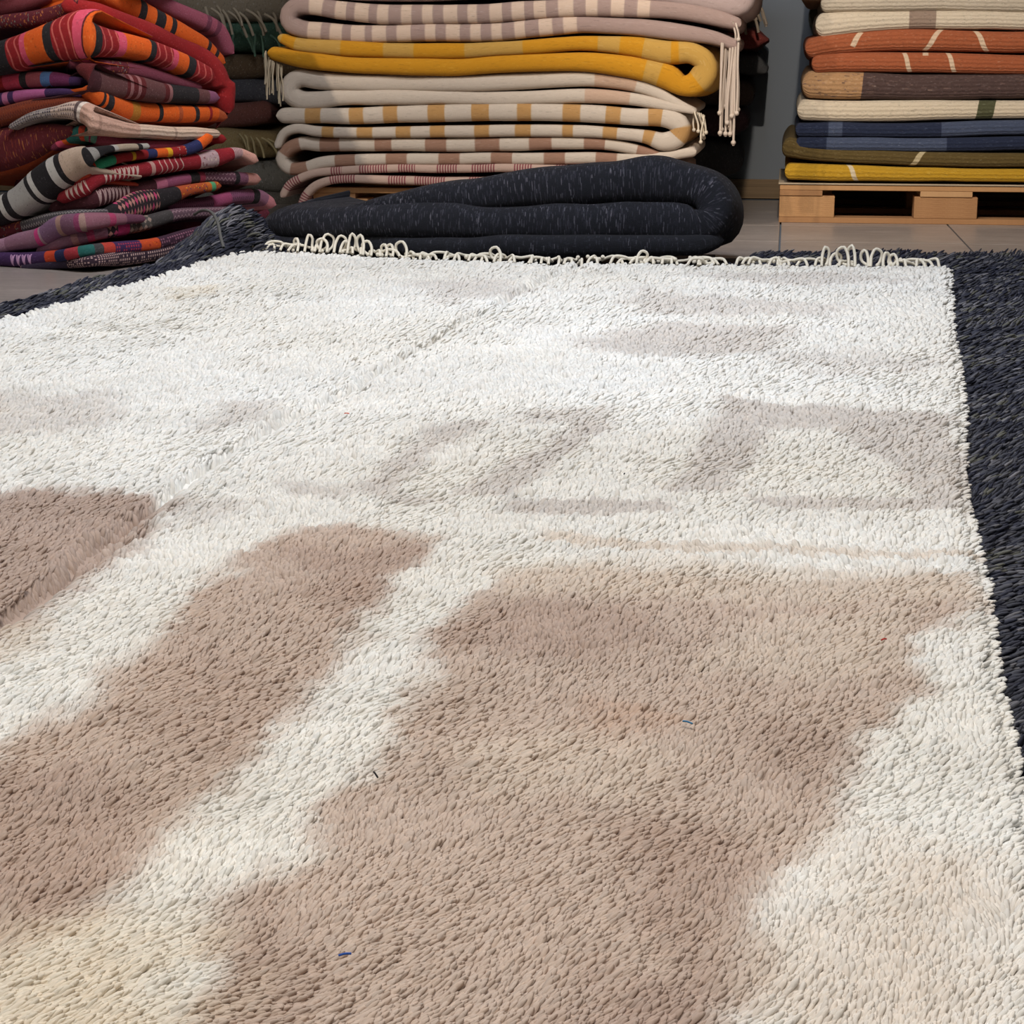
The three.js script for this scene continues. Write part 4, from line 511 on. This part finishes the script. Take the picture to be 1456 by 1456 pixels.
rug('dark plum kilim with rows of beige dashes lying on the floor', [[-2.1693,.0052,-5.13,.0179],[-2.0466,.0195,-5.09,.0256],[-1.9259,.0375,-5.05,.0331],[-1.8691,.0348,-5.18,.0477],[-1.8201,.037,-5.284,.0485],[-1.7649,.0518,-5.3932,.0453],[-1.7125,.0642,-5.492,.0418],[-1.6547,.0724,-5.596,.0382]], K.ds, [[0,'#2a1c34'],[.1684,K.ds]], { H: 128 });
rug('wine red kilim deep inside the lower left stack', [[-2.2059,.0838,-5.391,.083],[-2.0048,.1035,-5.387,.1031],[-1.8859,.1062,-5.621,.1198],[-1.7681,.1035,-5.829,.1104],[-1.6856,.098,-5.9642,.0901]], '#6d2436', []);
rug('plum red kilim deep inside the middle of the left stack', [[-2.254,.2234,-5.422,.1039],[-2.002,.2561,-5.402,.115],[-1.8697,.263,-5.662,.107],[-1.7697,.2626,-5.8388,.0967]], '#662238', []);
rug('dark red kilim deep inside the upper left stack', [[-2.4412,.4946,-5.486,.1043],[-2.1338,.5336,-5.39,.1138],[-1.952,.496,-5.48,.1029],[-1.8187,.4532,-5.74,.0644]], '#7a2228', []);

// the three stacks go on above the picture and shade the gaps behind them
const upper = (n, x0, x1, y0, th, z, cols, names, group, category, depth) => names.forEach((label, k) => {
  const y = y0 + (k + 0.5) * th, a = x0 + rr(-0.03, 0.03), b = x1 + rr(-0.03, 0.03);
  blanket(n, label, [[a, y, z, th * 0.94], [lerp(a, b, 0.3), y, z + 0.01, th], [lerp(a, b, 0.7), y, z, th], [b, y, z, th * 0.94]], cols[k], [], { depth }, {}, category, group);
});
upper('folded_blanket', -1.72, -0.15, 0.885, 0.075, -6.55, ['#b9a58f', '#8d7a70', '#c3b6a4', '#a98a5a', '#bba99a'], ['sand blanket next above the dusty mauve blanket', 'taupe blanket second above the dusty mauve blanket', 'cream blanket third above the dusty mauve blanket', 'ochre blanket fourth above the dusty mauve blanket', 'beige blanket topping the tall middle stack'], G1, 'blanket', 0.7);
upper('folded_kilim', 0.06, 1.2, 0.79, 0.075, -6.96, ['#8a6a4c', '#c3b6a0', '#5d6a58', '#a5603c', '#c8b99f'], ['brown kilim next above the greyish cream kilim', 'cream kilim second above the greyish cream kilim', 'sage kilim third above the greyish cream kilim', 'terracotta kilim fourth above the greyish cream kilim', 'pale kilim topping the pallet stack'], G2, 'kilim', 0.85);
upper('folded_kilim', -2.75, -1.85, 0.79, 0.07, -5.35, ['#8c2a30', '#b5622a', '#6d2f55'], ['red kilim next above the bunched rose kilim', 'orange brown kilim second above the bunched rose kilim', 'plum kilim topping the untidy left stack'], G3, 'kilim', 0.5);

// ---------------------------------------------------------------- stacks behind
const G4 = 'rugs stacked in the corner by the wall';
const rear = (label, path, base, opt = {}, copt = {}, group = G4) => blanket('folded_rug', label, path, base, [], { depth: 0.4, round: 1, wob: 2.5, ...opt }, { grain: 0.25, bumpScale: 0.004, ...copt }, 'rug', group);
const green = rear('green shaggy rug behind the left stack', [[-2.4688,.6972,-7.55,.1233],[-2.3213,.6914,-7.55,.1286],[-2.1747,.6802,-7.55,.1283],[-2.0286,.6744,-7.55,.1224],[-1.8539,.6797,-7.55,.1109]], '#4a6b58');
fringe(green, cordMat('#5d7a68'), [[-2.3161,.7127,-7.498,.0555],[-2.2929,.7072,-7.498,.0555],[-2.2698,.7017,-7.498,.0555],[-2.2466,.6962,-7.498,.0555],[-2.2174,.6961,-7.498,.0554],[-2.1826,.6906,-7.498,.0554],[-2.1537,.6851,-7.498,.0554],[-2.1246,.685,-7.498,.0554],[-2.0957,.6795,-7.498,.0553],[-2.0608,.6795,-7.498,.0553]], 0.08, [0.03, 0], 0.005, false);
const taupe = rear('taupe shaggy rug with loose strands on top of the green rug', [[-2.4849,.8069,-7.524,.1225],[-2.3092,.7954,-7.524,.1222],[-2.1634,.7894,-7.524,.1164],[-2.0183,.7834,-7.524,.1105],[-1.8447,.7937,-7.524,.1101]], '#9a8c78');
fringe(taupe, cordMat('#a89a86'), [[-2.3086,.788,-7.446,.055],[-2.2856,.7825,-7.446,.055],[-2.2621,.7932,-7.446,.0549],[-2.2395,.7769,-7.446,.0549],[-2.2166,.7714,-7.446,.0549],[-2.1931,.7822,-7.446,.0549],[-2.1705,.7659,-7.446,.0549],[-2.1413,.7766,-7.446,.0548],[-2.1188,.7603,-7.446,.0549],[-2.0954,.7711,-7.446,.0548],[-2.067,.7602,-7.446,.0548],[-2.0323,.7655,-7.446,.0548]], 0.09, [0.05, 0], 0.006, false);
rear('brown rug rolled below the green shaggy rug', [[-2.4833,.5636,-7.576,.0961],[-2.2752,.5582,-7.576,.1013],[-2.0391,.5583,-7.576,.1009],[-1.8631,.564,-7.576,.095]], '#6b563f');
rear('charcoal rug folded below the brown roll', [[-2.4835,.4627,-7.563,.0962],[-2.2751,.4576,-7.563,.1015],[-2.0386,.4582,-7.563,.101],[-1.8624,.4642,-7.563,.0951]], '#55555c');
rear('red brown rug end below the charcoal rug', [[-2.484,.3557,-7.55,.0964],[-2.2451,.3624,-7.55,.1016],[-2.1203,.3742,-7.55,.1013]], '#7a4a42');
const straw = rear('straw coloured rug with frayed end low in the corner', [[-2.4888,.2478,-7.55,.1138],[-2.2491,.255,-7.55,.1132],[-2.0949,.2447,-7.55,.1017]], '#a08a5f');
fringe(straw, cordMat('#a89872'), [[-2.2028,.2913,-7.498,.0561],[-2.1794,.2858,-7.498,.0561],[-2.156,.2804,-7.498,.0561],[-2.1326,.2749,-7.498,.0561],[-2.109,.275,-7.498,.0561],[-2.0856,.2696,-7.498,.0561]], 0.07, [0.05, 0], 0.005, false);
rear('grey rug at the bottom of the corner stack', [[-2.4944,.1219,-7.55,.1313],[-2.2541,.1183,-7.55,.1365],[-2.0455,.1145,-7.55,.1303]], '#7d7a72');
rear('warm grey rug under the grey rug in the corner', [[-2.4998,.0009,-7.55,.1146],[-2.2584,.0035,-7.55,.1141],[-2.019,.0061,-7.55,.1136]], '#66615a');
const G5 = 'rugs behind the middle stack';
const shag = rear('grey brown shaggy rug end sticking out behind the mauve blankets', [[-.3966,.7978,-7.68,.1094],[-.2577,.7919,-7.68,.1146],[-.1747,.7862,-7.68,.109]], '#9a8c7e', {}, {}, G5);
fringe(shag, cordMat('#9a8c7e'), [[-.2024,.8124,-7.654,.0543],[-.1856,.8017,-7.654,.0543],[-.1696,.8176,-7.654,.0542],[-.1579,.7962,-7.654,.0543],[-.1474,.8122,-7.654,.0542],[-.1361,.8015,-7.654,.0542],[-.1629,.7802,-7.654,.0543],[-.1793,.7749,-7.654,.0543]], 0.09, [0.05, 0], 0.006, false);
rear('dark red rug with a pointed corner behind the middle stack', [[-.3951,.6737,-7.706,.0661],[-.2274,.668,-7.706,.0714],[-.1383,.6625,-7.706,.0713],[-.0884,.6624,-7.706,.0164]], '#8a3a34', {}, {}, G5);
rear('charcoal rug corner jutting out below the red corner', [[-.3943,.5808,-7.732,.0776],[-.2256,.5754,-7.732,.0829],[-.1357,.5645,-7.732,.0828],[-.0961,.5481,-7.732,.0331]], '#505052', {}, {}, G5);
rear('umber rug below the charcoal corner behind the middle stack', [[-.3911,.4652,-7.719,.1],[-.2499,.4545,-7.719,.1053],[-.1768,.4492,-7.719,.0941]], '#5a4a42', {}, {}, G5);
rear('plum rug low behind the middle stack', [[-.3877,.3436,-7.706,.1002],[-.2746,.3386,-7.706,.1056],[-.1904,.35,-7.706,.0832]], '#5c4048', {}, {}, G5);
rear('slate grey rug lying lowest behind the middle stack', [[-.4397,.1937,-7.68,.1395],[-.3262,.189,-7.68,.1448],[-.2246,.1898,-7.68,.1223]], '#4c4c50', {}, {}, G5);
const G6 = 'rugs behind the pallet stack';
rear('olive grey rug end behind the upper pallet kilims', [[.1363,.7617,-7.836,.1217],[.2144,.756,-7.836,.1271],[.4908,.7552,-7.836,.1264]], '#6b6b58', {}, {}, G6);
rear('dark grey rug end behind the rust kilim', [[.1365,.6138,-7.836,.1112],[.2206,.6082,-7.836,.1221],[.4982,.6082,-7.836,.1215]], '#5c5858', {}, {}, G6);
rear('brown rug end behind the tan kilim', [[.1138,.4755,-7.836,.1117],[.2264,.4702,-7.836,.1226],[.5051,.4709,-7.836,.122]], '#6d625a', {}, {}, G6);
rear('grey rug end behind the navy kilim', [[.125,.3305,-7.836,.1122],[.2324,.3254,-7.836,.1232],[.5123,.3269,-7.836,.1225]], '#504e50', {}, {}, G6);
rear('umber rug end behind the olive kilim', [[.1132,.1954,-7.836,.1127],[.238,.1906,-7.836,.1124],[.5191,.1928,-7.836,.1118]], '#5f5240', {}, {}, G6);

renderer.render(scene, camera);
